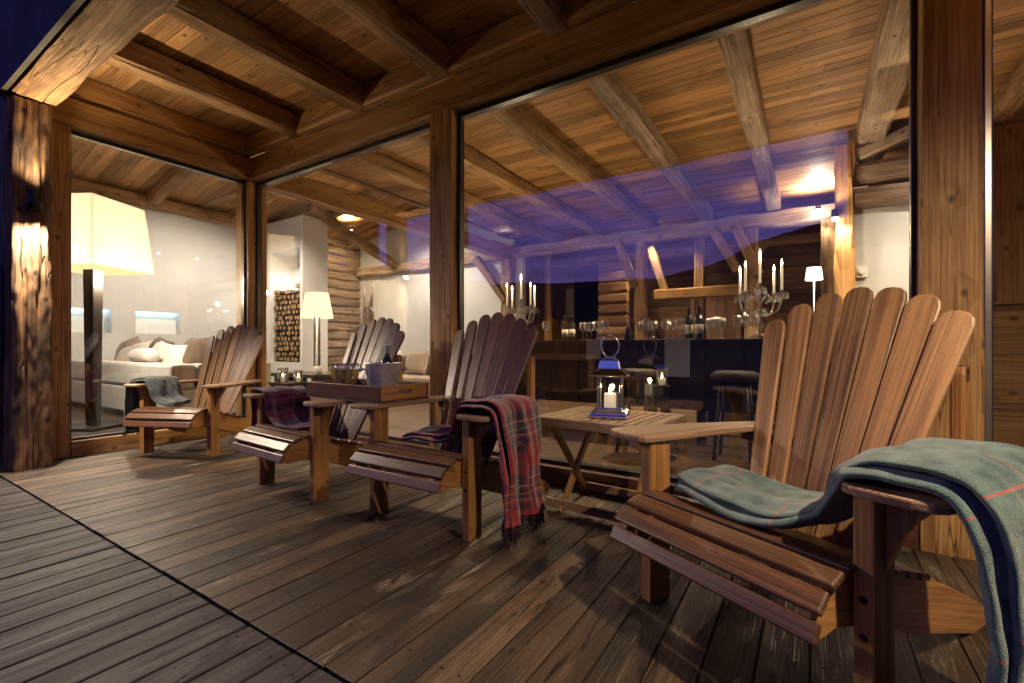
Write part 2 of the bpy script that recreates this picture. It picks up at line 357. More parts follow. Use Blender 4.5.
M['wax'] = plain('candle wax', (.85, .80, .68), .5); M['wax'].node_tree.nodes['Principled BSDF'].inputs['Emission Color'].default_value = (1, .75, .45, 1); M['wax'].node_tree.nodes['Principled BSDF'].inputs['Emission Strength'].default_value = .35
M['flame'] = emit('candle flame', (1, .78, .42), 22)
M['bulb'] = emit('bright bulb', (1, .93, .85), 60)
M['pane'] = glass('window glass', (.95, .955, .95), .10)
M['crystal'] = glass('crystal', (.93, .94, .95), .30, .06, power=1.6)
M['stemglass'] = glass('drinking glass', (.95, .96, .96), .15, .03, power=1.8)
M['lglass'] = glass('lantern glass', (.96, .96, .96), .06, .01, power=4)
M['champagne'], _t = mat_new('champagne'); _n = N(_t); _g = _n.n('BsdfGlass'); _g.inputs['Color'].default_value = (1, .80, .38, 1); _g.inputs['Roughness'].default_value = .02; _g.inputs['IOR'].default_value = 1.33
_d = _n.n('BsdfTranslucent'); _d.inputs[0].default_value = (1, .80, .36, 1); _m = _n.n('MixShader'); _m.inputs[0].default_value = .6; _n.l(_g.outputs[0], _m.inputs[1]); _n.l(_d.outputs[0], _m.inputs[2]); out(_n, _m.outputs[0])
M['bottle'] = plain('dark bottle glass', (.008, .012, .008), .08, spec=.7)
M['blabel'] = plain('bottle label', (.62, .58, .5), .7)
M['silver'] = plain('silver foil', (.6, .6, .62), .35, 1, bump=.3, bscale=90)
M['foil'] = plain('bottle foil', (.05, .05, .06), .35, .5)
M['green'] = cloth('green wool', 'green'); M['tartan'] = cloth('red tartan wool', 'tartan'); M['plum'] = cloth('plum striped wool', 'plum'); M['greyw'] = cloth('grey green wool', 'grey')
M['fringe_red'] = plain('dark fringe yarn', (.035, .012, .018), .95)
M['fringe_grey'] = plain('grey fringe yarn', (.07, .085, .085), .95)
M['runner'] = plain('grey table linen', (.30, .32, .38), .9, bump=.2, bscale=150)
M['leather'] = plain('dark red leather', (.016, .006, .006), .7)
M['rug'] = plain('dark rug', (.03, .026, .025), 1, bump=.5, bscale=120)
M['ground'] = ground_mat()
M['hill'] = plain('dark hillside', (.012, .016, .02), 1, var=.4, vscale=.02)
M['needle'] = plain('larch foliage', (.03, .035, .018), .9, var=.4, vscale=1)
M['sidedark'] = plain('dark weatherboard', (.03, .024, .02), .8)
M['teal'] = emit('cool strip light', (.55, .9, 1), 4)
M['horn'] = plain('aged bone', (.20, .15, .11), .5, var=.3, vscale=8)
M['paper'] = plain('framed print', (.55, .48, .38), .7, var=.25, vscale=20)

# =================================================================== structure of the setting
def beam(mb, p0, p1, w, h, jit=.006, seg=.22, cut=.02):
    """timber of section w x h following p0->p1, hewn a little uneven"""
    p0, p1 = Vector(p0), Vector(p1); d = p1 - p0; L = d.length; t = d.normalized()
    up = Vector((0, 0, 1)) if abs(t.z) < .8 else Vector((0, 1, 0))
    s_ = t.cross(up).normalized(); up = s_.cross(t).normalized(); n = max(2, int(L / seg)); sd = rnd.random() * 100
    a, b, c = w / 2, h / 2, cut
    sec = [(-a + c, -b), (a - c, -b), (a, -b + c), (a, b - c), (a - c, b), (-a + c, b), (-a, b - c), (-a, -b + c)]
    v = []; f = []
    for i in range(n + 1):
        q = L * i / n
        for k, (x, y) in enumerate(sec):
            j = jit * (noise.noise(Vector((q * 1.4, k // 2 * 3.1, sd))) * 2.2 + noise.noise(Vector((q * 6, k * 5.3, sd))) * .8)
            v.append((q, x + j * (1 if x > 0 else -1), y + j * (1 if y > 0 else -1)))
    for i in range(n):
        for k in range(8):
            k2 = (k + 1) % 8; f.append((i * 8 + k, (i + 1) * 8 + k, (i + 1) * 8 + k2, i * 8 + k2))
    f.append(tuple(range(8))); f.append(tuple(n * 8 + k for k in range(7, -1, -1)))
    Mx = Matrix((t, s_, up)).transposed().to_4x4(); Mx.translation = p0
    mb.poly(v, f, Mx, (1, 0, 0)); return mb
def struct(name, mb, mat, bevel=0):
    return tag(mb.build(name, mat, bevel=bevel), kind='structure')

WY = 2.87; GY = 2.97; CX = -5.45; ZB = 2.85; ZR = 3.12; ZC = 3.33
# ---- ground, hills, deck
g = MB(); S = 1500
vv = []; ff = []; NG = 60
def terr(x, y):
    r_ = math.hypot(x, y)
    base = -.6 - .02 * max(0, -y)
    hill = max(0, r_ - 60) * .0
    return base
g.poly([(-S, -S, -.6), (S, -S, -.6), (S, S, -.6), (-S, S, -.6)], [(0, 1, 2, 3)]); struct('ground', g, M['ground'])
hm = MB(); v = []; f = []; na = 140; rings = [220, 330, 450, 620, 900]
for j, rr in enumerate(rings):
    for i in range(na):
        a = 2 * math.pi * i / na
        prof = .30 + .09 * noise.noise(Vector((math.cos(a) * 2.2, math.sin(a) * 2.2, 1.7))) + .035 * noise.noise(Vector((math.cos(a) * 9, math.sin(a) * 9, 4)))
        prof += .15 * math.exp(-(((math.degrees(a) - 274 + 180) % 360 - 180) / 16) ** 2)
        z = [-2, .25, .6, 1.0, -.05][j] * prof * [0, 330, 450, 560, 0][j] * .55 if j not in (0, 4) else -2
        z += 6 * noise.noise(Vector((a * 30, j * 2., 0))) if j in (1, 2, 3) else 0
        v.append((rr * math.cos(a), rr * math.sin(a), z))
for j in range(4):
    for i in range(na):
        i2 = (i + 1) % na; f.append((j * na + i, j * na + i2, (j + 1) * na + i2, (j + 1) * na + i))
hm.poly(v, f, smooth=True); struct('hills', hm, M['hill'])
JY = .86
def deckboards(mb, x0, x1, y0, y1, pitch, gap, th=.028):
    x = x0
    while x < x1:
        w_ = pitch - gap; dz = rnd.uniform(-.0015, .0015); mb.box((x + w_ / 2, (y0 + y1) / 2 + rnd.uniform(-.002, .002), -th / 2 + dz), (w_, y1 - y0, th), g=(0, 1, 0)); x += pitch
d = MB(); deckboards(d, -7.2, 3.6, JY + .006, WY - .01, .136, .0055); struct('deck', d, M['deck_in'], .0025)
d = MB(); deckboards(d, -7.2, 3.6, -3.2, JY - .006, .130, .010); struct('deck', d, M['deck_out'], .003)
d = MB(); x = -7.2
for (p_, ys) in ((.136, (1.05, 1.65, 2.25, 2.78)), (.130, (-1.2, -.6, 0.0, .62, .80))):
    x = -7.2
    while x < 3.5:
        for yy in ys:
            for dx in (.03, p_ - .04): d.lathe([(.0045, 0), (.0045, .0012), (0, .0009)], T(x + dx, yy + rnd.uniform(-.008, .008), .0012), 6, smooth=False)
        x += p_
struct('deck_screws', d, M['black'])
d = MB(); d.b2((-7.2, -3.2, -.3), (3.6, WY + .3, -.05)); struct('deck_base', d, M['sidedark'])
# ---- interior floor
d = MB(); x = -10.6
y = WY + .13
while y < 12:
    d.b2((-10.6, y, -.05), (4, min(12, y + .178), .0), g=(1, 0, 0)); y += .18
y = 1.25
while y < WY + .1:
    d.b2((-10.6, y, -.05), (CX - .09, min(WY + .126, y + .178), .0), g=(1, 0, 0)); y += .18
struct('interior_floor', d, M['floor'])
# ---- ceiling over porch and main room
d = MB(); y = .96
while y < 12.2:
    xs = [CX + .02, rnd.uniform(-4, -1.5), rnd.uniform(-.5, 2.5), 4.2]
    for xa, xb in zip(xs, xs[1:]): d.b2((xa, y, ZC + rnd.uniform(0, .0015)), (xb - .002, y + .104, ZC + .03), g=(1, 0, 0))
    y += .108
struct('ceiling', d, M['ceil'], .003)
d = MB(); d.b2((CX - .1, .90, ZC + .04), (4.3, 12.3, ZC + .2)); struct('roof', d, M['sidedark'])
# living room ceiling sloping up from the far wall
sl = .20
def lz(X): return 3.78 + sl * (X + 10.5)
d = MB(); L_ = math.hypot(5.2, 5.2 * sl)
y = 1.1
while y < 12.0:
    Mx = Matrix.Translation((-10.6, y, lz(-10.6))) @ Matrix.Rotation(-math.atan(sl), 4, 'Y')
    d.b2((0, 0, 0), (5.25, .146, .03), Mx, g=(1, 0, 0)); y += .148
struct('living_ceiling', d, M['ceil'], .003)
d = MB()
d.b2((CX - .09, WY + .15, ZC - .02), (CX + .02, 12, 5.0), g=(0, 1, 0)); struct('clerestory_wall', d, M['panel'])
d = MB(); d.b2((CX - .09, 1.25, ZC), (CX, WY + .15, 5.0), g=(0, 1, 0)); struct('gable_wall', d, M['panel'])
# ---- walls
d = MB(); d.b2((-10.6, 1.1, -.1), (-10.48, 6.3, 1.2)); d.b2((-10.6, 1.1, 1.2), (-10.48, 2.45, 1.62)); d.b2((-10.6, 3.15, 1.2), (-10.48, 3.5, 1.62)); d.b2((-10.6, 4.22, 1.2), (-10.48, 6.3, 1.62)); d.b2((-10.6, 1.1, 1.62), (-10.48, 6.3, 3.8))
struct('wall_left', d, M['plaster'])
for ya, yb in ((2.45, 3.15), (3.5, 4.22)):
    d = MB(); d.b2((-10.80, ya - .02, 1.15), (-10.62, yb + .02, 1.68)); n_ = struct('niche_recess', d, M['plasterw'])
    d = MB(); d.b2((-10.60, ya + .03, 1.585), (-10.55, yb - .03, 1.60)); s_ = d.build('strip_light', M['teal'])
    tag(s_, 'cool strip light in the left wall recess behind the sofa' if ya < 3 else 'cool strip light in the right wall recess behind the sofa', 'light', 'recess strip lights')
d = MB()
for k in range(18):
    beam(d, (-10.55, 6.3, .12 + k * .225), (-10.55, 8.6, .12 + k * .225), .2, .215, .012, cut=.05)
struct('log_wall', d, M['oldgrey'])
d = MB(); d.b2((-10.6, 8.6, -.1), (at(523, 8.6), 8.72, ZB + .05)); struct('wall_back', d, M['plaster'])
d = MB(); d.b2((-10.6, 8.6, ZB + .28), (CX, 8.72, 5.2)); struct('wall_gable', d, M['plaster'])
d = MB()
for k in range(15): d.b2((-5.6, 11.4, k * .24), (4, 11.5, k * .24 + .232), g=(1, 0, 0))
struct('wall_panelled', d, M['panel'], .006)
d = MB(); d.b2((3.9, WY + .15, -.1), (4.0, 11.5, ZC)); struct('wall_right', d, M['panel'])
d = MB(); d.b2((-5.6, 8.72, -.1), (-5.5, 11.5, ZC)); struct('wall_side', d, M['panel'])
WX0 = at(851, 6.2)
d = MB(); d.b2((WX0, 6.2, -.1), (3.9, 6.32, 2.42)); struct('partition_wall', d, M['plaster'])
# block with the wood niche
NB = (-8.95, 5.85)
nx0, nx1 = at(270, 5.85), at(300, 5.85); nz0, nz1 = .62, 3.05
d = MB(); d.b2((-10.48, 5.85, -.1), (nx0, 6.45, 3.72)); d.b2((nx1, 5.85, -.1), (-8.93, 6.45, 3.72)); d.b2((nx0, 5.85, -.1), (nx1, 6.45, nz0)); d.b2((nx0, 5.85, nz1), (nx1, 6.45, 3.72)); d.b2((nx0, 6.40, nz0), (nx1, 6.45, nz1))
struct('fireplace_block', d, M['plasterw'])
lamp('niche_light', 'SPOT', ((nx0 + nx1) / 2, 6.05, nz1 - .04), 22, COOL, .03, (0, .1, -1), 130, .8)
# facade left of the porch
d = MB(); d.b2((-12, 1.0, -.3), (-5.62, 1.22, 4.9)); struct('facade_wall', d, M['sidedark'])
d = MB()
for k in range(22): d.b2((.55, -3.5, -.55 + k * .26), (7.5, -3.4, -.55 + k * .26 + .25), g=(1, 0, 0))
tag(d.build('timber_wall', M['panel'], bevel=.01), 'timber side wall of the chalet, mirrored at the right of the glass', 'wall')
# far right outer wall
d = MB(); d.b2((3.3, WY, -.1), (4.0, WY + .2, ZC)); struct('wall_front', d, M['panel'])

# =================================================================== timber frame
BG = 'posts and beams of the glass wall'
d = beam(MB(), (CX - .12, WY + .12, ZB + .135), (3.6, WY + .12, ZB + .135), .26, .27); tag(d.build('main_beam', M['beam']), 'long pine beam running over the whole glass wall', 'beam')
d = beam(MB(), (CX - .05, WY - .02, ZR - .0 + .105), (3.6, WY - .02, ZR + .105), .10, .2, .003); tag(d.build('blocking_beam', M['beam']), 'upper pine board above the long glass wall beam', 'beam')
d = beam(MB(), (CX - .01, 1.0, ZB + .13), (CX - .01, WY + .0, ZB + .13), .22, .25); tag(d.build('side_beam', M['beam']), 'pine beam over the side window, lower of two', 'beam')
d = beam(MB(), (CX + .0, 1.0, ZR + .115), (CX + .0, WY - .07, ZR + .115), .17, .21); tag(d.build('side_beam', M['beam']), 'pine beam stacked on the side window beam', 'beam')
d = beam(MB(), (-5.28, 1.05, ZB + .17), (3.8, 1.05, ZB + .17), .25, .33, .012, cut=.025); tag(d.build('eaves_beam', M['old']), 'thick figured eaves beam running out from the log post', 'beam')
d = MB(); d.b2((-5.6, .875, ZB + .03), (4.2, .905, ZC + .35)); tag(d.build('fascia_board', M['sidedark']), 'dark outer fascia board beyond the eaves beam', 'board')
# posts
def post(name, x0, x1, y0, y1, z0, z1, mat, label):
    d = beam(MB(), ((x0 + x1) / 2, (y0 + y1) / 2, z0), ((x0 + x1) / 2, (y0 + y1) / 2, z1), abs(x1 - x0), abs(y1 - y0), .003, cut=.008)
    return tag(d.build(name, mat), label, 'post')
px0, px1 = at(431, WY), at(452, WY)
post('pine_post', px0, px1, WY - .02, WY + .09, -.01, ZB + .01, M['beam'], 'pine post standing mid glass wall behind the tray')
rx0, rx1 = at(920, WY), at(983, WY)
post('pine_post', rx0, rx1, WY - .02, WY + .2, -.01, ZB + .01, M['beam'], 'broad knotty pine post behind the near right chair')
post('pine_post', CX - .20, CX + .06, WY - .02, WY + .2, -.01, ZB + .01, M['beam'], 'pine corner post behind the leftmost chair')
post('pine_post', CX - .10, CX + .06, 1.16, 1.34, -.01, ZB + .01, M['beam'], 'squared pine post right beside the gnarled log post')
post('pine_post', 1.14, 1.36, .94, 1.16, -.01, ZB + .01, M['beam'], 'pine eaves post at the right end of the porch')
# gnarled log post
lp = MB(); v = []; f = []; uvs = []; ns = 72; nz_ = 170
for j in range(nz_ + 1):
    z = ZB * j / nz_
    for k in range(ns):
        a = 2 * math.pi * k / ns; c, q = math.cos(a), math.sin(a)
        sqr = .118 / (abs(c) ** 5 + abs(q) ** 5) ** (1 / 5)
        rr = sqr + .020 * noise.noise(Vector((c * 1.5, q * 1.5, z * 1.1))) + .014 * noise.noise(Vector((c * 5, q * 5, z * 2.0))) + .008 * noise.noise(Vector((c * 11, q * 11, z * 9))) + .004 * noise.noise(Vector((c * 30, q * 30, z * 6)))
        for a0, dep, wd in ((5.3, .05, .05), (5.9, .03, .04), (.35, .035, .05), (4.6, .04, .06)):
            da = (a - a0 - .12 * noise.noise(Vector((z * 1.2, a0, 0))) + math.pi) % (2 * math.pi) - math.pi
            rr -= dep * math.exp(-(da / wd) ** 2) * max(0, min(1, .6 + 1.5 * noise.noise(Vector((z * .9, a0 * 3, 2)))))
        v.append((rr * c, rr * q, z))
for j in range(nz_):
    for k in range(ns):
        k2 = (k + 1) % ns; f.append((j * ns + k, j * ns + k2, (j + 1) * ns + k2, (j + 1) * ns + k))
        z0, z1, a0, a1 = ZB * j / nz_, ZB * (j + 1) / nz_, k / ns * .85, (k + 1) / ns * .85; uvs.append([(z0, a0), (z0, a1), (z1, a1), (z1, a0)])
lp.poly(v, f, g=(0, 0, 1), smooth=True, uvs=uvs)
LPX, LPY = -5.16, 1.035
tag(lp.build('log_post', M['logp'], loc=(LPX, LPY, 0)), 'gnarled old log post carrying the wall lamp at left', 'post')
# stone pier
sp_ = MB(); v = []; f = []; nx_, nz_ = 14, 40
def stone_face(mb, o, ux, h):
    v = []; f = []; L = Vector(ux).length; u_ = Vector(ux).normalized(); nrm = u_.cross(Vector((0, 0, 1)))
    for j in range(nz_ + 1):
        for i in range(nx_ + 1):
            p = Vector(o) + u_ * L * i / nx_ + Vector((0, 0, h * j / nz_)); q = p * 4.0
            e = noise.noise(q) * .03 + noise.noise(q * 2.7) * .015
            v.append(tuple(p + nrm * (e if 0 < i < nx_ else 0)))
    for j in range(nz_):
        for i in range(nx_): f.append((j * (nx_ + 1) + i, j * (nx_ + 1) + i + 1, (j + 1) * (nx_ + 1) + i + 1, (j + 1) * (nx_ + 1) + i))
    mb.poly(v, f)
stone_face(sp_, (-6.0, .78, -.05), (.75, 0, 0), 1.75); stone_face(sp_, (-5.25, .78, -.05), (0, .12, 0), 1.75); sp_.b2((-5.99, .80, -.05), (-5.27, .9, 1.69))
tag(sp_.build('stone_pier', M['stone']), 'rough grey stone pier left of the gnarled log post', 'pier')
# rafters (porch and room are one run)
RX = [-.46, -1.46, -2.47, -3.47, -4.47, .56, 1.56, 2.56]
names = {-.46: 'weathered rafter above the lantern table, splitting along its middle', -1.46: 'weathered rafter above the tartan blanket chair', -2.47: 'rafter meeting the glass wall above the middle pine post',
         -3.47: 'rafter above the champagne tray, left of the middle post', -4.47: 'first rafter right of the side window beams', .56: 'wide rafter passing above the broad right post', 1.56: 'rafter right of the broad right post', 2.56: 'last rafter at the right end of the porch'}
for x in RX:
    w_ = .19 if x != .56 else .26
    d = MB(); beam(d, (x, .94, ZR + .1), (x, WY + .0, ZR + .1), w_, .2, .008, .35, cut=.025); beam(d, (x, WY + .24, ZR + .1), (x, 8.9, ZR + .1), w_, .2 if x != .56 else .26, .010, .35, cut=.028)
    tag(d.build('rafter', M['old'] if x not in (-.46, -1.46, .56) else M['oldgrey']), names[x], 'rafter', 'rafters under the boarded ceiling')
d = beam(MB(), (CX - .02, WY + .24, ZB + .13), (CX - .02, 8.6, ZB + .13), .22, .26, .012); tag(d.build('tie_beam', M['beam']), 'timber beam running deep into the room from the corner post', 'beam')
d = beam(MB(), (-10.4, 8.52, ZB + .14), (3.8, 8.52, ZB + .14), .22, .24, .016, cut=.03); tag(d.build('cross_beam', M['oldgrey']), 'hewn cross beam at the back of the room under the rafters', 'beam')
# posts and braces inside
def ipost(u, Y, w_, z1, label, mat='old', z0=0):
    X = at(u, Y); d = beam(MB(), (X, Y, z0), (X, Y, z1), w_, w_, .012, cut=.025); return tag(d.build('timber_post', M[mat]), label, 'post')
ipost(508, 8.5, .24, ZB + .02, 'timber post behind the left candelabra')
ipost(641, 8.5, .2, ZB + .02, 'timber post in mid room behind the wine glasses')
ipost(828, 8.5, .2, ZB + .02, 'timber post at the back left of the white partition')
ipost(752, 8.5, .2, ZB + .02, 'timber post behind the right candelabra')
ipost(844, 6.15, .16, 3.1, 'timber post ending the white partition wall', 'beam')
#ipost(388, 7.2, .22, 3.9, 'round edged timber post near the horn sculpture', 'beam')
def brace(p, q, label, w_=.14):
    d = beam(MB(), p, q, w_, w_, .01, cut=.02); tag(d.build('brace', M['old']), label, 'brace', 'diagonal braces of the timber frame')
brace((at(641, 8.4) - .1, 8.4, 2.05), (at(618, 8.4), 8.4, 2.95), 'diagonal brace left of the mid room post')
brace((at(508, 8.4) - .06, 8.4, 1.95), (at(476, 8.4), 8.4, 2.95), 'diagonal brace left of the post behind the left candelabra')
#brace((at(388, 7.2) - .1, 7.2, 2.6), (at(366, 7.2), 7.2, 3.4), 'diagonal brace beside the horn sculpture')
ipost(548, 9.4, .14, 3.1, 'slim post left of the framed picture', 'beam')
ipost(700, 9.6, .2, 3.1, 'timber post in the back room left of the right candelabra')
d = beam(MB(), (at(655, 9.5), 9.5, 2.0), (at(745, 9.5), 9.5, 2.0), .16, .2, .01); tag(d.build('rail_beam', M['beam']), 'short horizontal timber in the back room above the tall bottles', 'beam')
d = beam(MB(), (-5.4, 10.4, 3.0), (3.6, 10.4, 3.0), .2, .2, .012); tag(d.build('cross_beam', M['old']), 'rear cross beam of the back room', 'beam')
brace((at(668, 9.6), 9.6, 1.9), (at(650, 9.6), 9.6, 3.0), 'diagonal brace in the back room above the wine glasses')
brace((at(712, 8.4), 8.4, 2.95), (at(738, 8.4), 8.4, 2.2), 'diagonal brace left of the post behind the right candelabra')
brace((at(752, 8.4) + .1, 8.4, 2.1), (at(735, 8.4) , 8.4, 2.95), 'diagonal brace above the right candelabra', .16)
# living room rafters
for i, y in enumerate([2.2, 3.7, 5.2, 6.7, 8.2]):
    d = beam(MB(), (-10.5, y, lz(-10.5) - .1), (CX - .1, y, lz(CX - .1) - .1), .2, .2, .015, cut=.04)
    tag(d.build('rafter', M['old']), ['sloping rafter above the big floor lamp', 'sloping rafter above the white sofa', 'sloping rafter before the firewood niche', 'sloping rafter behind the firewood niche', 'sloping rafter by the back wall'][i], 'rafter', 'sloping rafters of the lounge')
d = beam(MB(), (-8.9, 6.0, 3.9), (-8.9, 8.5, 3.0), .2, .2, .015, cut=.04); tag(d.build('purlin', M['old']), 'slanting timber right of the firewood niche', 'beam')
d = beam(MB(), (-10.38, 1.2, 3.66), (-10.38, 5.8, 3.66), .18, .2, .01); tag(d.build('wall_plate', M['old']), 'timber plate along the top of the white lounge wall', 'beam')
# right part: logs above white partition
d = MB()
beam(d, (WX0 + .02, 6.18, 2.52), (3.8, 6.18, 2.52), .2, .2, .012, cut=.05); beam(d, (WX0 + .02, 6.24, 2.80), (3.8, 6.24, 2.80), .2, .2, .012, cut=.05); beam(d, (WX0 + .05, 6.2, 3.0), (WX0 + 1.0, 6.2, 3.34), .16, .14, .01)
tag(d.build('log_band', M['oldgrey']), 'stacked logs on top of the white partition wall', 'log band')
d = MB(); d.box((at(862, 6.17), 6.175, hgt(862, 272, 6.17)), (.10, .03, .12)); d.lathe([(.03, 0), (.03, .02), (.0, .02)], T(at(862, 6.15), 6.16, hgt(862, 272, 6.17), rx=R(90)), 12)
tag(d.build('thermostat', M['plasterw'], bevel=.005), 'small thermostat on the white partition wall', 'thermostat')

# =================================================================== windows
def window(label, x0, x1, y, z0, z1, sillmat, side=False):
    t = thing('window', label, 'window', (0, 0, 0))
    fr = MB(); p = MB(); s_ = MB(); k = .035
    if not side:
        fr.b2((x0, y - .03, z1 - k), (x1, y + .03, z1)); fr.b2((x0, y - .03, z0), (x1, y + .03, z0 + .025)); fr.b2((x0, y - .03, z0 + .025), (x0 + .02, y + .03, z1 - k)); fr.b2((x1 - .02, y - .03, z0 + .025), (x1, y + .03, z1 - k))
        p.b2((x0 + .021, y - .006, z0 + .026), (x1 - .021, y + .006, z1 - k - .001))
        s_.b2((x0, WY - .0, -.02), (x1, WY + .2, z0 - .002), g=(1, 0, 0))
    else:
        X = y
        fr.b2((X - .03, x0, z1 - k), (X + .03, x1, z1)); fr.b2((X - .03, x0, z0), (X + .03, x1, z0 + .02)); fr.b2((X - .03, x0, z0 + .02), (X + .03, x0 + .015, z1 - k)); fr.b2((X - .03, x1 - .015, z0 + .02), (X + .03, x1, z1 - k))
        p.b2((X - .006, x0 + .016, z0 + .021), (X + .006, x1 - .016, z1 - k - .001))
        s_.b2((X - .09, x0, -.02), (X + .09, x1, z0 - .002), g=(0, 1, 0))
    fr.build('frame', M['rubber'], t, .003); p.build('pane', M['pane'], t); s_.build('sill', sillmat, t, .006)
    return t
window('large glass pane left of the middle pine post', CX + .062, px0 - .002, GY, .12, ZB - .005, M['redsill'])
window('large glass pane between middle post and broad right post', px1 + .002, rx0 - .002, GY, .12, ZB - .005, M['redsill'])
window('glass pane right of the broad pine post', rx1 + .03, 3.28, GY, .12, ZB - .005, M['redsill'])
window('side window in front of the big floor lamp', 1.342, WY - .022, CX - .02, .13, ZB - .0, M['beam'], True)
d = MB(); d.b2((rx1 + .002, WY - .01, 0), (rx1 + .028, WY + .16, ZB - .004)); tag(d.build('door_frame', M['alu'], bevel=.004), 'slim metal door frame right of the broad pine post', 'frame')

# =================================================================== adirondack chairs
def catmull(pts, n):
    pts = [Vector(p) for p in pts]; P = [pts[0] * 2 - pts[1]] + pts + [pts[-1] * 2 - pts[-2]]; out_ = []
    for i in range(1, len(P) - 2):
        for k in range(n):
            t = k / n; a, b, c, d_ = P[i - 1], P[i], P[i + 1], P[i + 2]
            out_.append(.5 * ((2 * b) + (c - a) * t + (2 * a - 5 * b + 4 * c - d_) * t * t + (3 * b - a - 3 * c + d_) * t ** 3))
    out_.append(pts[-1]); return out_
def make_chair(label, loc, rz, m_slat, m_seat, m_leg, m_arm):
    t = thing('adirondack_chair', label, 'chair', loc, rz, 'slatted armchairs on the deck')
    # seat slats (local: x sideways, y forward, z up)
    s_ = MB()
    sl_ = [(.170, .300, 66, .050), (.140, .360, 44, .058), (.078, .397, 20, .062)]
    for k in range(6): sl_.append((.0 - k * .077, .410 - k * .0228, (2 if k == 0 else -16), .062))
    for k, (y, z, a, w_) in enumerate(sl_):
        s_.box((0, 0, 0), (.645 - (.0 if k > 1 else .0), w_, .021), T(0, y, z, rx=R(-a)), g=(1, 0, 0))
    s_.build('seat', m_seat, t, .006)
    # stringers with curved front
    prof = [(.172, .285), (.158, .33), (.125, .365), (.07, .398), (-.02, .404), (-.45, .272), (-.62, .20), (-.88, .075), (-.93, .03), (-.93, 0), (-.80, 0), (-.62, .055), (-.35, .135), (-.1, .235), (.05, .27), (.12, .262)]
    for sx in (-1, 1):
        q = MB(); q.prism(prof, .035, T(sx * .286, 0, 0) @ Matrix(((0, 0, 1, 0), (1, 0, 0, 0), (0, 1, 0, 0), (0, 0, 0, 1))), g=(1, .3, 0)); q.build('side_rail', m_leg, t, .004)
        q = MB(); q.b2((sx * .335 - .0225, -.105, 0), (sx * .335 + .0225, 0.0, .598)); lg_ = q.build('leg', m_leg, t, .005)
        for z in (.34, .25): q = MB(); q.lathe([(.009, 0), (.008, .004), (0, .005)], T(sx * .335, .0, z, rx=R(90)) @ T(0, 0, -.001), 10); q.build('dowel', M['black'], lg_)
        # bracket
        cur = [(.0, 0), (.085, 0), (.085, -.02), (.06, -.05), (.035, -.09), (.018, -.14), (.0, -.19)]
        q = MB(); Mx = Matrix(((sx, 0, 0, sx * .3575), (0, 0, 1, -.06), (0, 1, 0, .598), (0, 0, 0, 1)))
        q.prism(cur if sx > 0 else cur[::-1], .032, Mx, g=(0, 1, 0)); q.build('bracket', m_leg, t, .004)
        # arm
        o_ = [(.235, -.74), (.28, -.3), (.300, .02), (.306, .035), (.325, .048), (.38, .055), (.44, .052), (.475, .042), (.492, .02), (.497, -.01), (.493, -.10), (.44, -.35), (.36, -.6), (.325, -.72), (.31, -.745), (.25, -.75)]
        o_ = [(sx * a, b) for a, b in o_]
        if sx > 0: o_ = o_[::-1]
        q = MB(); q.prism(o_, .024, T(0, 0, .6105), g=(0, 1, 0)); q.build('armrest', m_arm, t, .006)
        q = MB(); q.prism([(-.024, 0), (.024, 0), (.024, .24), (.017, .262), (0, .272), (-.017, .262), (-.024, .24)], .036, T(sx * .298, -.70, .623) @ Matrix(((0, 0, 1, 0), (1, 0, 0, 0), (0, 1, 0, 0), (0, 0, 0, 1))), g=(0, 1, 0)); q.build('upright', m_leg, t, .007)
    rec = R(23)
    b_ = MB()
    for k in range(-3, 4):
        L = 1.03 - .0115 * k * k; wb, wt = .0268, .0472
        pts = [(-wb, 0), (wb, 0), (wt, L - .05), (wt * .86, L - .022), (wt * .5, L - .005), (0, L), (-wt * .5, L - .005), (-wt * .86, L - .022), (-wt, L - .05)]
        fan = -math.atan((.101 - .054) * k / 1.0)
        Mx = T(k * .054, -.385 + .0035 * k * k, .235) @ Matrix.Rotation(rec, 4, 'X') @ Matrix.Rotation(R(-4.0 * k), 4, 'Z') @ Matrix.Rotation(-fan, 4, 'Y') @ Matrix(((1, 0, 0, 0), (0, 0, -1, 0), (0, 1, 0, 0), (0, 0, 0, 1)))
        b_.prism(pts, .02, Mx, g=(0, 1, 0))
    b_.build('backrest', m_slat, t, .007)
    q = MB()
    q.b2((-.33, -.585, .555), (.33, -.575 + .03, .598)); q.box((0, -.700, .865), (.64, .028, .055)); q.box((0, -.44, .25), (.54, .03, .08))
    q.build('back_rail', m_seat, t, .01)
    return t
def yaw(F): return math.atan2(-F[0], F[1])
def place(center, F, back=.0):
    F = Vector((*F, 0)).normalized(); c = Vector((*center, 0)) - F * back; return c, yaw(F)
cA, rA = place((-4.67, 1.84), (.40, -.91)); cB, rB = place((-2.865, 1.74), (-.07, -.997)); cC, rC = place((-1.745, 1.79), (.0, -1)); cD, rD = place((-.175, 1.56), (-.475, -.88))
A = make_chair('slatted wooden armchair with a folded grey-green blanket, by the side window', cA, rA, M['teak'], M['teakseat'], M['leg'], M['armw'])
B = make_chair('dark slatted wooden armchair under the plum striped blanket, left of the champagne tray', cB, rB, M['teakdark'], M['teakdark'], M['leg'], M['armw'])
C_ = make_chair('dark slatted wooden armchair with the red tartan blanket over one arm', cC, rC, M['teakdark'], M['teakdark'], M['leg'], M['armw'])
cD = cD + Vector((-.025, .005, 0))
D_SC = (1.06, 1, 1)
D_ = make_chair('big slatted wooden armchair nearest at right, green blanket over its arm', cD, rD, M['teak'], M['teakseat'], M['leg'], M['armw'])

D_.scale = D_SC
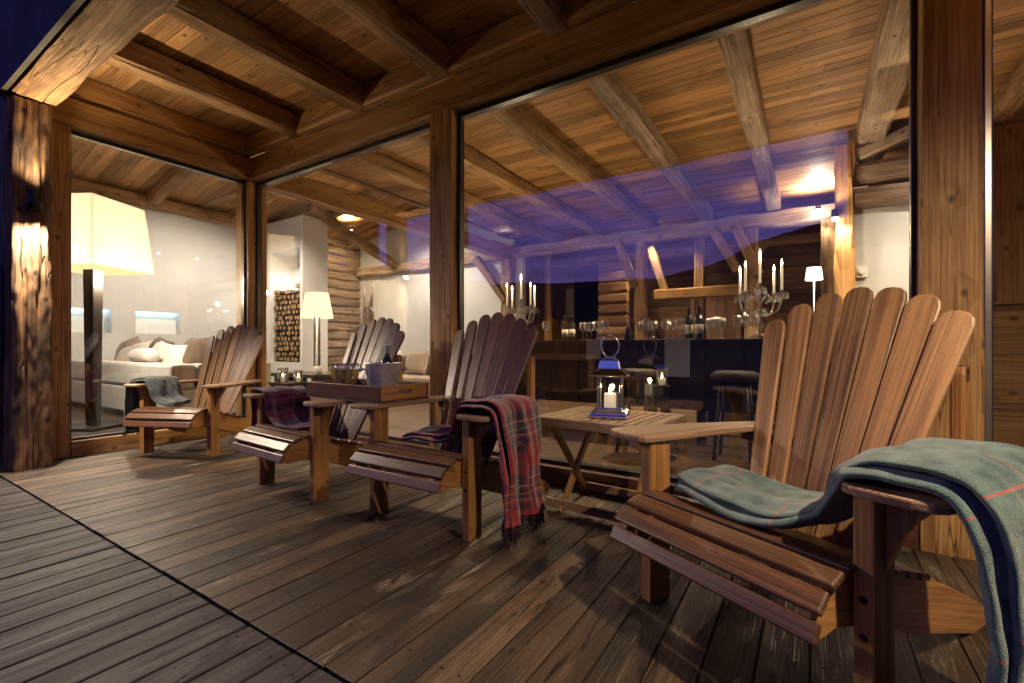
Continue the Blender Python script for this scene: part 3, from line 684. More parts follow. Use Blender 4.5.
# =================================================================== blankets
def blanket(name, mat, layers, loc, rz, label, fringe=None, sub=1):
    """layers: list of dicts(path=[(x,z,y_center,halfwidth)], th, amp)"""
    mb = MB(); ends = []
    for ly in layers:
        pts = catmull([(p[0], p[2], p[1]) for p in ly['path']], 8); hw = catmull([(p[3], p[4] if len(p) > 4 else 0, 0) for p in ly['path']], 8)
        th = ly['th']; sd = ly.get('seed', 0); v = []; uv_ = []; nw = 26; n = len(pts); s = 0
        ring = []
        for k in range(nw):  # top side then bottom side
            ring.append((-1 + 2 * k / (nw - 1), 1))
        for k in range(nw - 2, 0, -1): ring.append((-1 + 2 * k / (nw - 1), -1))
        nr = len(ring)
        for i, p in enumerate(pts):
            tn = (pts[min(i + 1, n - 1)] - pts[max(i - 1, 0)]).normalized()
            W = Vector((0, 1, 0)); Nn = tn.cross(W); Nn.normalize()
            if i: s += (p - pts[i - 1]).length
            h_, am = hw[i].x, hw[i].y
            for k, (x, sg) in enumerate(ring):
                edge = math.sqrt(max(0, 1 - abs(x) ** 7)) 
                fold = am * math.sin(x * ly.get('freq', 7) + sd + s * 1.3) + am * .5 * math.sin(x * 15 + 2.1 * s * 3 + sd)
                wr = .014 * noise.noise(Vector((x * h_ * 9, s * 6, sd))) + .006 * noise.noise(Vector((x * h_ * 24, s * 14, sd + 5))) + .0025 * noise.noise(Vector((x * h_ * 60, s * 40, sd + 9)))
                pos = p + W * (x * h_ + .012 * noise.noise(Vector((s * 5, sd, x)))) + Nn * (sg * th * .5 * edge + fold + wr * ly.get('wr', 1))
                v.append(tuple(pos)); uv_.append(((x * ly.get('uw', .25) + (0 if sg > 0 else .6)), s))
        f = []; uvs = []
        for i in range(n - 1):
            for k in range(nr):
                k2 = (k + 1) % nr; q = (i * nr + k, i * nr + k2, (i + 1) * nr + k2, (i + 1) * nr + k); f.append(q)
                us = [uv_[j] for j in q]
                us[1] = (us[1][0], us[1][1]) if abs(us[1][0] - us[0][0]) < .4 else (us[0][0] + .01, us[1][1]); us[2] = (us[1][0], us[2][1]); 
                uvs.append(us)
        f.append(tuple(range(nr))); uvs.append([uv_[j] for j in range(nr)]); f.append(tuple((n - 1) * nr + k for k in range(nr - 1, -1, -1))); uvs.append([uv_[(n - 1) * nr + k] for k in range(nr - 1, -1, -1)])
        mb.poly(v, f, smooth=True, uvs=uvs); ends.append([v[(n - 1) * nr + k] for k in range(nw)])
    o = mb.build(name, mat, sub=sub, loc=loc); o.rotation_euler = (0, 0, rz)
    tag(o, label, 'blanket', 'wool blankets on the armchairs')
    if fringe:
        fm, L = fringe; q = MB()
        for e in ends:
            for i in range(len(e) - 1):
                for sub_ in range(5):
                    a = Vector(e[i]).lerp(Vector(e[i + 1]), sub_ / 5) + Vector((rnd.uniform(-.006, .006), 0, .01)); LL = L * rnd.uniform(.75, 1.1)
                    q.tube([a, a + Vector((rnd.uniform(-.01, .01), rnd.uniform(-.01, .01), -LL * .5)), a + Vector((rnd.uniform(-.02, .02), rnd.uniform(-.02, .02), -LL))], [.0015, .0020, .0010], seg=5)
        q.build('fringe', fm, o)
    return o
# D: green throw across the seat, over the viewer-right arm (local -x) and down
pD = [(.245, .45, -.14, .10, 0), (.20, .46, -.15, .14, .0), (.10, .445, -.16, .17, .004), (-.04, .435, -.165, .18, .006), (-.15, .450, -.17, .18, .006), (-.225, .505, -.185, .17, .006), (-.27, .59, -.16, .18, .006), (-.315, .652, -.15, .19, .003), (-.41, .662, -.15, .20, .003), (-.505, .645, -.15, .20, .006), (-.55, .56, -.15, .195, .014), (-.565, .38, -.15, .19, .022), (-.575, .2, -.145, .185, .028), (-.58, .06, -.14, .185, .032)]
def off(path, dz, dy, dx=0, sc=1.0): return [(p[0] + dx * (1 if i > 6 else 0), p[1] + dz * (1 if i < 10 else .2), p[2] + dy, p[3] * sc, p[4]) for i, p in enumerate(path)]
bd_ = blanket('wool_blanket', M['green'], [dict(path=pD, th=.032, seed=1.3, uw=.19, freq=5), dict(path=off(pD, .030, -.012, -.026, .97), th=.026, seed=1.9, uw=.19, freq=5)], cD, rD, 'thick green wool blanket with thin red lines over the nearest chair arm')
bd_.scale = D_SC
# C: tartan over viewer-right arm; C faces -Y so viewer-right is local -x
pC = [(.17, .435, -.17, .12, 0), (.08, .46, -.18, .16, .01), (-.05, .465, -.20, .18, .012), (-.14, .47, -.22, .18, .008), (-.21, .50, -.21, .20, .008), (-.265, .60, -.20, .21, .006), (-.31, .655, -.19, .215, .004), (-.41, .665, -.19, .22, .004), (-.50, .64, -.19, .225, .008), (-.53, .54, -.18, .22, .018), (-.545, .40, -.17, .21, .026), (-.56, .25, -.16, .20, .030), (-.575, .13, -.15, .20, .034)]
blanket('wool_blanket', M['tartan'], [dict(path=pC, th=.018, seed=4.3, uw=.25, freq=5), dict(path=off(pC, .018, -.01, -.02, .93), th=.016, seed=4.7, uw=.25, freq=5)], cC, rC, 'red tartan wool blanket with dark fringe hanging to the deck', (M['fringe_red'], .10))
# B: plum striped over viewer-left arm (local +x)
pB = [(-.12, .425, -.12, .10, 0), (.02, .43, -.13, .14, .006), (.14, .435, -.15, .16, .01), (.23, .5, -.16, .17, .008), (.275, .6, -.17, .17, .004), (.33, .645, -.18, .175, .003), (.43, .65, -.19, .18, .003), (.505, .6, -.2, .18, .01), (.52, .45, -.2, .17, .015), (.525, .3, -.2, .165, .02)]
blanket('wool_blanket', M['plum'], [dict(path=pB, th=.02, seed=7.3, uw=.2)], cB, rB, 'plum and red striped blanket bunched on the dark chair seat', (M['fringe_grey'], .05))
# A: grey green over viewer-left arm (local +x)
pA = [(.06, .43, -.14, .10, 0), (.13, .435, -.15, .14, .004), (.22, .47, -.16, .16, .006), (.27, .58, -.17, .17, .004), (.32, .648, -.18, .17, .003), (.42, .65, -.18, .17, .003), (.505, .6, -.17, .17, .008), (.52, .45, -.16, .16, .015), (.525, .3, -.15, .155, .018), (.53, .2, -.15, .15, .018)]
blanket('wool_blanket', M['greyw'], [dict(path=pA, th=.022, seed=9.3, uw=.2), dict(path=off(pA, .02, -.01, .018, .95), th=.018, seed=9.9, uw=.2)], cA, rA, 'folded grey-green blanket over the arm of the leftmost chair', (M['fringe_grey'], .06))

# =================================================================== lantern table
tt = thing('folding_table', 'low folding wooden table under the lantern', 'table', (-.975, 2.60, 0), R(-4))
q = MB(); hx, hy, zt = .345, .30, .55
q.box((0, -hy + .03, zt - .025), (2 * hx, .06, .05)); q.box((0, hy - .03, zt - .025), (2 * hx, .06, .05)); q.box((-hx + .03, 0, zt - .025), (.06, 2 * hy - .122, .05), g=(0, 1, 0)); q.box((hx - .03, 0, zt - .025), (.06, 2 * hy - .122, .05), g=(0, 1, 0))
q.build('frame', M['armw'], tt, .004)
q = MB()
for i in range(11): q.box((-hx + .085 + i * .052, 0, zt - .012), (.036, 2 * hy - .124, .02), g=(0, 1, 0))
for j in range(8): q.box((0, -hy + .09 + j * .058, zt - .013), (2 * hx - .124, .03, .014), g=(1, 0, 0))
q.build('lattice_top', M['armw'], tt, .002)
for sx in (-1, 1):
    for dy in (-1, 1):
        q = MB(); beam(q, (sx * (.235 + .028 * dy), -dy * .22, .505), (sx * (.235 + .028 * dy), dy * .22, .0), .024, .045, .0005, cut=.004); q.build('leg', M['leg'], tt)
for dy in (-1, 1):
    q = MB(); q.box((0, dy * .205, .045), (.62, .022, .05)); q.build('stretcher', M['armw'], tt, .003)
# lantern
LX, LY, LZ = -.965, 2.57, .5495
ln = thing('lantern', 'steel lantern with glass sides standing on the folding table', 'lantern', (LX, LY, LZ), R(14))
def sq(mb, prof, M_=I4):
    return mb.lathe([(r_ * math.sqrt(2), z) for r_, z in prof], M_ @ Matrix.Rotation(R(45), 4, 'Z'), 4, smooth=False)
q = MB(); sq(q, [(.105, 0), (.105, .014), (.098, .022), (.098, .030), (.08, .046), (.072, .05), (.072, .058), (.0, .058)]); q.build('base', M['chrome'], ln, .0025)
for sx in (-1, 1):
    for sy in (-1, 1): q = MB(); q.box((sx * .064, sy * .064, .145), (.009, .009, .175)); q.build('corner_rod', M['chrome'], ln, .002)
q = MB()
for a in range(4): q.box((0, .063, .145), (.118, .003, .174), Matrix.Rotation(a * math.pi / 2, 4, 'Z'))
q.build('pane', M['lglass'], ln)
q = MB(); sq(q, [(.072, .232), (.106, .236), (.108, .244), (.100, .250), (.078, .268), (.062, .276), (.060, .284), (.052, .322), (.048, .328), (.030, .334), (.026, .345), (.0, .346)]); q.build('roof', M['chrome'], ln, .002)
q = MB(); hr = [(.052 * math.cos(a) * (1 + .0), 0, .42 + .062 * math.sin(a)) for a in [R(-58 + i * 296 / 20) for i in range(21)]]
hr = [(-.030, 0, .342)] + [(-.05 * math.sin(a) * (1), 0, .405 - .062 * math.cos(a)) for a in [R(25 + i * 310 / 22) for i in range(23)]] + [(.030, 0, .342)]
q.tube(hr, .0042, seg=10); q.ball((0, 0, .468), .009); q.build('handle', M['chrome'], ln)
def candle(loc, r_, h, label, flame=.022, light=0, group=None, name='candle'):
    q = MB(); q.lathe([(r_, 0), (r_, h - .003), (r_ * .88, h), (r_ * .5, h - .004), (0, h - .005)], seg=14); o = q.build(name, M['wax'], loc=loc); tag(o, label, 'candle', group)
    q = MB(); q.lathe([(.0, h), (flame * .2, h + flame * .25), (flame * .27, h + flame * .55), (flame * .15, h + flame * 1.1), (0, h + flame * 1.7)], seg=8); q.build('flame', M['flame'], o)
    if light: lamp('candle_light', 'POINT', (loc[0], loc[1], loc[2] + h + flame), light, (1, .62, .28), .012)
    return o
candle((LX, LY, LZ + .0582), .034, .075, 'lit pillar candle inside the steel lantern', .03, .9)

# =================================================================== tray, bucket, flutes
tx0, tx1, ty0, ty1, tz = -2.78, -2.06, 1.84, 2.24, .6228
tr = thing('serving_tray', 'deep wooden serving tray across two chair arms', 'tray', ((tx0 + tx1) / 2, (ty0 + ty1) / 2, tz), R(-2))
a, b = (tx1 - tx0) / 2, (ty1 - ty0) / 2
q = MB(); q.b2((-a, -b, 0), (a, b, .014)); q.build('bottom', M['teakdark'], tr)
q = MB(); q.b2((-a, -b, .015), (a, -b + .016, .10)); q.b2((-a, b - .016, .015), (a, b, .10)); q.build('long_side', M['redsill'], tr, .003)
for sx in (-1, 1):
    q = MB(); n_ = []
    y0, y1 = -b + .017, b - .017; X0 = sx * (a - .008)
    q.b2((X0 - .008, y0, .015), (X0 + .008, y1, .045), g=(0, 1, 0)); q.b2((X0 - .008, y0, .072), (X0 + .008, y1, .10), g=(0, 1, 0)); q.b2((X0 - .008, y0, .045), (X0 + .008, -.055, .072), g=(0, 1, 0)); q.b2((X0 - .008, .055, .045), (X0 + .008, y1, .072), g=(0, 1, 0))
    q.build('handle_side', M['leg'], tr)
TZ = tz + .0145
bx_, by_ = -2.245, 2.02
bk = thing('ice_bucket', 'hammered metal ice bucket standing on the tray', 'bucket', (bx_, by_, TZ), R(50))
q = MB(); q.lathe([(.0, 0), (.082, 0), (.086, .006), (.108, .205), (.113, .210), (.113, .216), (.104, .216), (.100, .2), (.08, .012), (.0, .01)], seg=40); q.build('body', M['zinc'], bk)
for sx in (-1, 1):
    q = MB(); q.lathe([(.0, 0), (.006, 0), (.006, .018), (.014, .022), (.016, .032), (.010, .04), (0, .042)], T(sx * .104, 0, .175, ry=R(90 * sx)), 12); q.build('knob', M['chrome'], bk)
def bottle(loc, h, label, group, tilt=0, mat='bottle', lab=True, rz=0):
    t = thing('wine_bottle', label, 'bottle', loc, rz, group); k = h / .31
    q = MB(); q.lathe([(.0, 0), (.036 * k, 0), (.038 * k, .004), (.038 * k, .185 * k), (.034 * k, .205 * k), (.016 * k, .235 * k), (.0145 * k, .25 * k), (.0145 * k, h - .012), (.017 * k, h - .01), (.017 * k, h), (0, h)], seg=18); bo_ = q.build('body', M[mat], t)
    q = MB(); q.lathe([(.0152 * k, .252 * k), (.0155 * k, h - .013), (.0178 * k, h - .011), (.0178 * k, h + .001), (0, h + .0015)], seg=16); q.build('foil', M['foil' if lab else 'silver'], bo_)
    if lab: q = MB(); q.lathe([(.0384 * k, .05 * k), (.0384 * k, .14 * k)], seg=18); q.build('label_paper', M['blabel'], bo_)
    t.rotation_euler = (tilt, 0, rz); return t
bb = bottle((bx_ + .01, by_ + .005, TZ + .03), .30, 'champagne bottle neck rising out of the ice bucket', None, R(-5), lab=False)
flute_mb = MB(); flute_mb.lathe([(.0, 0), (.028, .001), (.026, .003), (.005, .008), (.0035, .014), (.0035, .07), (.006, .08), (.018, .105), (.0235, .14), (.0245, .175), (.0225, .205), (.0215, .205), (.0230, .175), (.021, .14), (.016, .106), (.0, .088)], seg=18)
fl = thing('champagne_flute', 'champagne flute on the tray', 'glass', (0, 0, 0), 0, 'filled champagne flutes on the tray')
flute_mb.build('bowl', M['stemglass'], fl); q = MB(); q.lathe([(.0, .090), (.015, .107), (.0198, .14), (.0212, .165), (.0, .166)], seg=16); q.build('wine', M['champagne'], fl)
fls = [(-2.60, 1.93), (-2.545, 1.92), (-2.58, 1.985), (-2.52, 1.98), (-2.49, 1.93), (-2.53, 2.04)]
flab = ['champagne flute at the front left of the six on the tray', 'champagne flute at the front middle of the six on the tray', 'champagne flute in the middle row at left on the tray', 'champagne flute in the middle row at right on the tray', 'champagne flute nearest the ice bucket at the front of the tray', 'champagne flute at the back of the six on the tray']
for i, (x, y) in enumerate(fls):
    if i == 0: fl.location = (x, y, TZ); fl['label'] = flab[0]
    else: dup(fl, (x, y, TZ), i, flab[i])

# =================================================================== wall lamps of the porch
def sconce(x, y, z, label, e, dx=0, dy=-.06, up=.4, cone=145, col=SOFT, aim=(0, 0)):
    t = thing('wall_lamp', label, 'lamp', (x, y, z))
    q = MB(); q.lathe([(.036, -.075), (.042, -.075), (.042, .075), (.036, .075), (.036, .06), (.0, .06)], seg=24); q.lathe([(.036, -.075), (.036, -.055), (0, -.055)], seg=24); bo_ = q.build('body', M['black'], t)
    q = MB(); q.lathe([(.0, -.062), (.034, -.062), (.034, -.056), (0, -.056)], seg=20); q.build('bulb', M['bulb'], bo_)
    q = MB(); q.box((-dx * .5, -dy * .5, 0), (.03 + abs(dx), .03 + abs(dy), .03)); q.build('bracket', M['black'], t)
    lamp('lamp_down', 'SPOT', (x, y, z - .085), e, col, .03, (aim[0], aim[1], -1), cone, .8); lamp('lamp_up', 'SPOT', (x, y, z + .085), e * up, WARM, .03, (aim[0] + .05, aim[1] + .1, 1), 130, .9)
sconce(-4.97, 1.03, 2.06, 'black up and down wall lamp on the gnarled log post', 190, .07, 0, .30, 140, SOFT, (.45, -.05))
sconce(1.02, .90, 2.4, 'black up and down wall lamp on the right porch post', 185, -.12, 0, 1.1, 172, AMBER)

# =================================================================== lounge
def pillow(mb, c, sx, sy, sz, rz=0, rx=0, ry=0):
    v = []; f = []; n = 10
    for sgn in (1, -1):
        for j in range(n + 1):
            for i in range(n + 1):
                u, w_ = -1 + 2 * i / n, -1 + 2 * j / n; k = (1 - u ** 4) * (1 - w_ ** 4); pinch = 1 - .07 * (u * u * (1 - w_ * w_) + w_ * w_ * (1 - u * u))* 1
                v.append((u * sx * pinch, w_ * sz * pinch, sgn * sy * (k ** .6) + .01 * noise.noise(Vector((u * 2, w_ * 2, c[0] * 9)))))
    m_ = (n + 1) ** 2
    for s in (0, 1):
        for j in range(n):
            for i in range(n):
                a = s * m_ + j * (n + 1) + i; q = (a, a + 1, a + n + 2, a + n + 1); f.append(q if s == 0 else q[::-1])
    mb.poly(v, f, T(*c, rz, rx=R(90) + rx, ry=ry), smooth=True)
sf = thing('sofa', 'long white sofa behind the side window', 'sofa', (-8.2, 3.1, 0))
q = MB(); q.b2((-2.1, -.60, .06), (1.75, .65, .42)); q.build('base', M['sofa'], sf, .03)
q = MB(); q.b2((-2.1, -.60, .425), (1.75, -.32, .74)); q.build('backrest', M['sofa'], sf, .04)
q = MB(); q.b2((1.5, -.315, .425), (1.75, .65, .74)); q.build('armrest', M['sofa'], sf, .04)
q = MB(); q.b2((-2.0, -.31, .425), (-.1, .62, .52)); q.b2((-.09, -.31, .425), (1.49, .62, .52)); q.build('seat_cushion', M['cushw'], sf, .03)
q = MB(); q.b2((-2.05, -.55, .0), (1.7, .6, .058)); q.build('plinth', M['black'], sf)
pl = [(-9.2, .74, .30, 'cushw', 'white pillow at the left end of the sofa'), (-8.75, .80, .30, 'cushw', 'large white pillow left of the brown pillow on the sofa'), (-8.35, .86, .28, 'cushb', 'dark brown pillow at the middle of the sofa'), (-7.95, .80, .28, 'cushw', 'bright white pillow right of the brown pillow'), (-7.5, .78, .27, 'cushw', 'plump white pillow near the sofa arm'), (-7.25, .86, .30, 'cushb', 'brown pillow behind the right white pillow'), (-9.6, .86, .30, 'cusht', 'taupe pillow at the far left of the sofa')]
for i, (x, z, s, m_, lab) in enumerate(pl):
    q = MB(); pillow(q, (0, 0, 0), s, .12, s * .8, rx=R(-18), ry=R(rnd.uniform(-14, 14)))
    o = q.build('pillow', M[m_], loc=(x, 2.98 + (.12 if m_ != 'cushw' else 0), z)); tag(o, lab, 'pillow', 'pillows on the white sofa')
q = MB(); q.lathe([(.0, -.3), (.08, -.29), (.1, -.26), (.1, .26), (.08, .29), (0, .3)], T(ry=R(90)), 18); tag(q.build('bolster', M['cushw'], loc=(-7.85, 2.72, .83)), 'white roll pillow lying on top of the sofa back', 'pillow', 'pillows on the white sofa')
# big floor lamp
fl_ = thing('floor_lamp', 'giant floor lamp with a square cream shade and dark column', 'lamp', (-6.98, 1.93, 0), R(28))
m, t = mat_new('lamp shade'); n = N(t); e = n.n('Emission'); e.inputs[0].default_value = (1, .78, .52, 1); e.inputs[1].default_value = .22; df = n.n('BsdfTranslucent'); df.inputs[0].default_value = (.9, .80, .66, 1); ad = n.n('AddShader'); n.l(e.outputs[0], ad.inputs[0]); n.l(df.outputs[0], ad.inputs[1]); out(n, ad.outputs[0]); M['shade'] = m
q = MB(); sq(q, [(.050, .05), (.066, 1.9), (0, 1.9)]); q.build('column', M['darkwood'], fl_, .01)
q = MB(); sq(q, [(.24, 0), (.24, .045), (0, .046)]); q.build('foot', M['darkwood'], fl_, .01)
q = MB(); zz0, zz1 = 1.84, 2.62; q2 = [(.40, zz0), (.33, zz1), (.322, zz1), (.392, zz0)]
q.lathe([(r_ * math.sqrt(2), z) for r_, z in q2 + [q2[0]]], Matrix.Rotation(R(45), 4, 'Z'), 4, smooth=False); q.f = [x for x in q.f if len(x) == 4][:]; q.uv = q.uv[:len(q.f)]; q.r = q.r[:len(q.f)]; q.sm = q.sm[:len(q.f)]
q.build('lamp_shade', M['shade'], fl_)
q = MB(); sq(q, [(.385, zz0 + .02), (.385, zz0 + .026), (0, zz0 + .0265)]); q.build('diffuser', emit('lamp diffuser', (1, .95, .85), 3.2), fl_)
lamp('floor_lamp_light', 'POINT', (-6.86, 2.06, 1.76), 110, SOFT, .05)
lamp('floor_lamp_in', 'POINT', (-6.98, 1.93, 2.12), 7, SOFT, .03)
lamp('floor_lamp_up', 'SPOT', (-6.98, 1.93, 2.60), 120, SOFT, .04, (0, 0, 1), 150, .8)
# second lamp
l2x, l2y = at(317, 5.0), 5.0
f2 = thing('floor_lamp', 'smaller floor lamp with round cream shade beside the firewood niche', 'lamp', (l2x, l2y, 0))
q = MB(); q.lathe([(.15, 0), (.15, .02), (.06, .03), (.055, hgt(317, 318, 5) + .05), (0, hgt(317, 318, 5) + .05)]); q.build('column', M['darkwood'], f2)
m, t = mat_new('small lamp shade'); n = N(t); e = n.n('Emission'); e.inputs[0].default_value = (1, .70, .40, 1); e.inputs[1].default_value = 1.3; out(n, e.outputs[0]); M['shade2'] = m
q = MB(); q.lathe([(.27, hgt(317, 318, 5)), (.19, hgt(317, 293, 5))], seg=28); q.f = q.f[:28]; q.uv = q.uv[:28]; q.r = q.r[:28]; q.sm = q.sm[:28]; q.build('lamp_shade', M['shade2'], f2)
lamp('small_lamp_light', 'POINT', (l2x, l2y, hgt(317, 306, 5)), 45, WARM, .02)
# firewood
lgm = MB(); lgm.lathe([(.0, -.2), (.92, -.2), (1.0, -.19), (1.0, .19), (.92, .2), (0, .2)], T(rx=R(90)), 14, smooth=False)
lg = lgm.build('firewood_log', M['logend'])
tag(lg, 'round cut log in the firewood stack of the white niche', 'log', 'firewood logs stacked in the white niche')
first = True; z = nz0 + .065; row = 0
while z < 2.28:
    x = nx0 + .07 + (.06 if row % 2 else 0)
    while x < nx1 - .05:
        if not (z > 2.1 and rnd.random() < .4):
            s = rnd.uniform(.046, .062); o = lg if first else lg.copy()
            if not first: scene.collection.objects.link(o)
            first = False; o.location = (x, 6.12 + rnd.uniform(-.03, .03), z + rnd.uniform(-.01, .01)); o.scale = (s, 1, s * rnd.uniform(.85, 1.05)); o.rotation_euler = (0, rnd.uniform(0, .5), 0)
        x += .132
    z += .113; row += 1
# coffee table and things
ct = thing('coffee_table', 'dark coffee table seen beyond the champagne flutes', 'table', (at(306, 4.3), 4.35, 0))
q = MB(); q.b2((-.55, -.3, .50), (.55, .3, .55)); q.build('top', M['darkwood'], ct, .005); q = MB(); q.b2((-.5, -.26, .0), (-.44, .26, .499)); q.b2((.44, -.26, 0), (.5, .26, .499)); q.build('leg', M['darkwood'], ct)
for i, (u, h, r_) in enumerate([(283, .20, .07), (293, .17, .06)]):
    X = at(u, 3.75); t = thing('candle_glass', ['tall glass candle holder glowing on the small stand', 'shorter glass candle holder on the small stand'][i], 'candle holder', (X, 3.75 + i * .08, .46), 0, 'glass candle holders in the lounge')
    q = MB(); q.lathe([(0, 0), (r_, 0), (r_, h), (r_ - .004, h), (r_ - .004, .006), (0, .006)], seg=20); q.build('glass', M['stemglass'], t)
    candle((X, 3.75 + i * .08, .467), .03, .07, ['lit candle in the tall glass holder', 'lit candle in the shorter glass holder'][i], .03, 1.0)
st_ = thing('side_stand', 'dark low stand carrying the glowing glass candle holders', 'stand', (at(288, 3.78), 3.79, 0)); q = MB(); q.b2((-.22, -.16, .42), (.22, .16, .459)); q.build('top', M['darkwood'], st_); q = MB(); q.b2((-.2, -.14, 0), (-.16, .14, .419)); q.b2((.16, -.14, 0), (.2, .14, .419)); q.build('leg', M['darkwood'], st_)
q = MB(); q.lathe([(0, 0), (.28, 0), (.33, .06), (.34, .2), (.3, .34), (.2, .38), (0, .39)], seg=28); tag(q.build('pouf', M['cusht'], loc=(at(328, 3.6), 3.6, 0)), 'round taupe pouf behind the champagne flutes', 'pouf')
q = MB(); q.lathe([(0, 0), (.06, 0), (.065, .11), (.06, .11), (.055, .01), (0, .01)], seg=20); tag(q.build('white_cup', M['plasterw'], loc=(at(318, 4.3), 4.3, .551)), 'white cup on the dark coffee table', 'cup')
s2 = thing('sofa', 'pale sofa against the back wall behind the dark chairs', 'sofa', (at(408, 6.3), 6.3, 0))
q = MB(); q.b2((-1.7, -.4, .06), (1.3, .5, .42)); q.build('base', M['cusht'], s2, .03); q = MB(); q.b2((-1.7, .28, .425), (1.3, .5, .8)); q.build('backrest', M['cusht'], s2, .04)
for i in range(4):
    q = MB(); pillow(q, (0, 0, 0), .27, .1, .22, rx=R(-15)); tag(q.build('pillow', M['cushw'] if i % 2 else M['cusht'], loc=(at(408, 6.3) - 1.3 + i * .7, 6.42, .66)), ['taupe pillow at the left of the pale sofa', 'white pillow second on the pale sofa', 'taupe pillow third on the pale sofa', 'white pillow at the right of the pale sofa'][i], 'pillow', 'pillows on the pale sofa')
# horn sculpture
hx_, hy_ = at(366, 6.8), 6.8
q = MB(); b0 = Vector((hx_, hy_, .95))
for sx, k in ((-1, 0), (1, .12)):
    q.tube([b0 + Vector((sx * .03, 0, 0)), b0 + Vector((sx * .05 + k * .2, 0, .45)), b0 + Vector((sx * .03 + k, 0, .9)), b0 + Vector((sx * .05 + k * 1.6, 0, 1.35))], [.07, .06, .045, .012], seg=10)
q.tube([b0 + Vector((.0, -.02, .5))] + [b0 + Vector((.10 + .16 * math.sin(a), -.03, .62 - .18 * math.cos(a) + .06)) for a in [R(i * 22) for i in range(1, 11)]], .022, seg=8); q.tube([b0 + Vector((-.6, .03, .46)), b0 + Vector((-.3, 0, .42)), b0 + Vector((.05, 0, .5))], [.03, .05, .06], seg=8)
q.box((hx_, hy_, .90), (.3, .25, .1)); q.box((hx_, hy_, .42), (.22, .2, .86)); tag(q.build('horn_sculpture', M['horn']), 'tall sculpture of animal horns on a stand by the back wall', 'sculpture')
# rug
q = MB(); q.b2((-7.6, 1.35, .001), (-5.62, 2.3, .012)); tag(q.build('rug', M['rug']), 'dark rug under the giant floor lamp', 'rug')

# =================================================================== bar
BY = 4.7; BZ = 1.025; bx0, bx1 = at(500, BY), at(792, BY)
br = thing('bar_table', 'long dark bar table behind the glass', 'bar', (0, BY, 0))
q = MB(); q.b2((bx0, 0, BZ - .03), (bx1, .75, BZ)); q.build('top', M['darkwood'], br, .004)
q = MB(); k = 0; x = bx0 + .03
while x < bx1 - .1:
    q.b2((x, .03, .34), (min(bx1 - .03, x + .30), .06, BZ - .031), g=(0, 0, 1)); q.b2((x + .28, .0, .34), (x + .33, .029, BZ - .031), g=(0, 0, 1)); x += .33
q.build('front_panel', M['darkwood'], br)
for X in (bx0 + .1, at(600, BY), at(650, BY), at(700, BY), bx1 - .1):
    q = MB(); q.b2((X - .04, .05, 0), (X + .04, .13, .58)); q.b2((X - .04, .62, 0), (X + .04, .70, BZ - .031)); q.build('leg', M['darkwood'], br)
for u0, u1, zb, lab in ((587, 601, .82, 'grey linen runner hanging over the bar near the bottles at left'), (665, 690, .66, 'grey linen runner hanging over the bar behind the lantern at right')):
    X0, X1 = at(u0, BY), at(u1, BY); q = MB(); q.b2((X0, BY - .014, zb), (X1, BY - .004, BZ + .004)); q.b2((X0, BY - .004, BZ + .001), (X1, BY + .7, BZ + .006)); tag(q.build('table_runner', M['runner']), lab, 'runner', 'linen runners on the bar')
# stools
def stool(u, Y, label, first=None):
    X = at(u, Y)
    if first: return dup(first, (X, Y, 0), rnd.uniform(-.3, .3), label)
    t = thing('bar_stool', label, 'stool', (X, Y, 0), 0, 'dark bar stools before the bar')
    q = MB(); q.lathe([(0, .66), (.17, .66), (.19, .69), (.185, .725), (.15, .745), (0, .75)], seg=24); q.build('seat', M['leather'], t)
    for k in range(4):
        a = R(45 + 90 * k); q = MB(); q.tube([(.20 * math.cos(a), .20 * math.sin(a), 0), (.13 * math.cos(a), .13 * math.sin(a), .66)], .016, seg=8); q.build('leg', M['darkwood'], t)
    q = MB(); q.tube([(.18 * math.cos(R(i * 30)), .18 * math.sin(R(i * 30)), .22) for i in range(13)], .008, seg=6); q.build('foot_ring', M['black'], t)
    return t
s0 = stool(637, 4.25, 'dark bar stool right of the lantern'); stool(735, 4.35, 'dark bar stool nearest the big chair back', s0); 
q = MB(); q.b2((at(722, 5.9), 5.9, 0), (at(760, 5.9), 6.3, .62)); tag(q.build('low_cabinet', M['floor'], bevel=.01), 'pale wooden low cabinet beneath the bar at right', 'cabinet')
# candle glass on bar front (votive stand)
X = at(662, 4.05); t = thing('candle_glass', 'glass candle holder on a thin stand between lantern and bar', 'candle holder', (X, 4.05, .62)); q = MB(); q.lathe([(0, 0), (.05, 0), (.05, .14), (.047, .14), (.047, .005), (0, .005)], seg=18); q.build('glass', M['stemglass'], t); q = MB(); q.lathe([(.12, -.62), (.12, -.61), (.012, -.60), (.012, -.02), (.07, -.01), (.07, -.001), (0, -.001)], seg=14); q.build('stand', M['black'], t)
candle((X, 4.05, .626), .028, .055, 'lit candle in the holder before the bar', .03, .8)
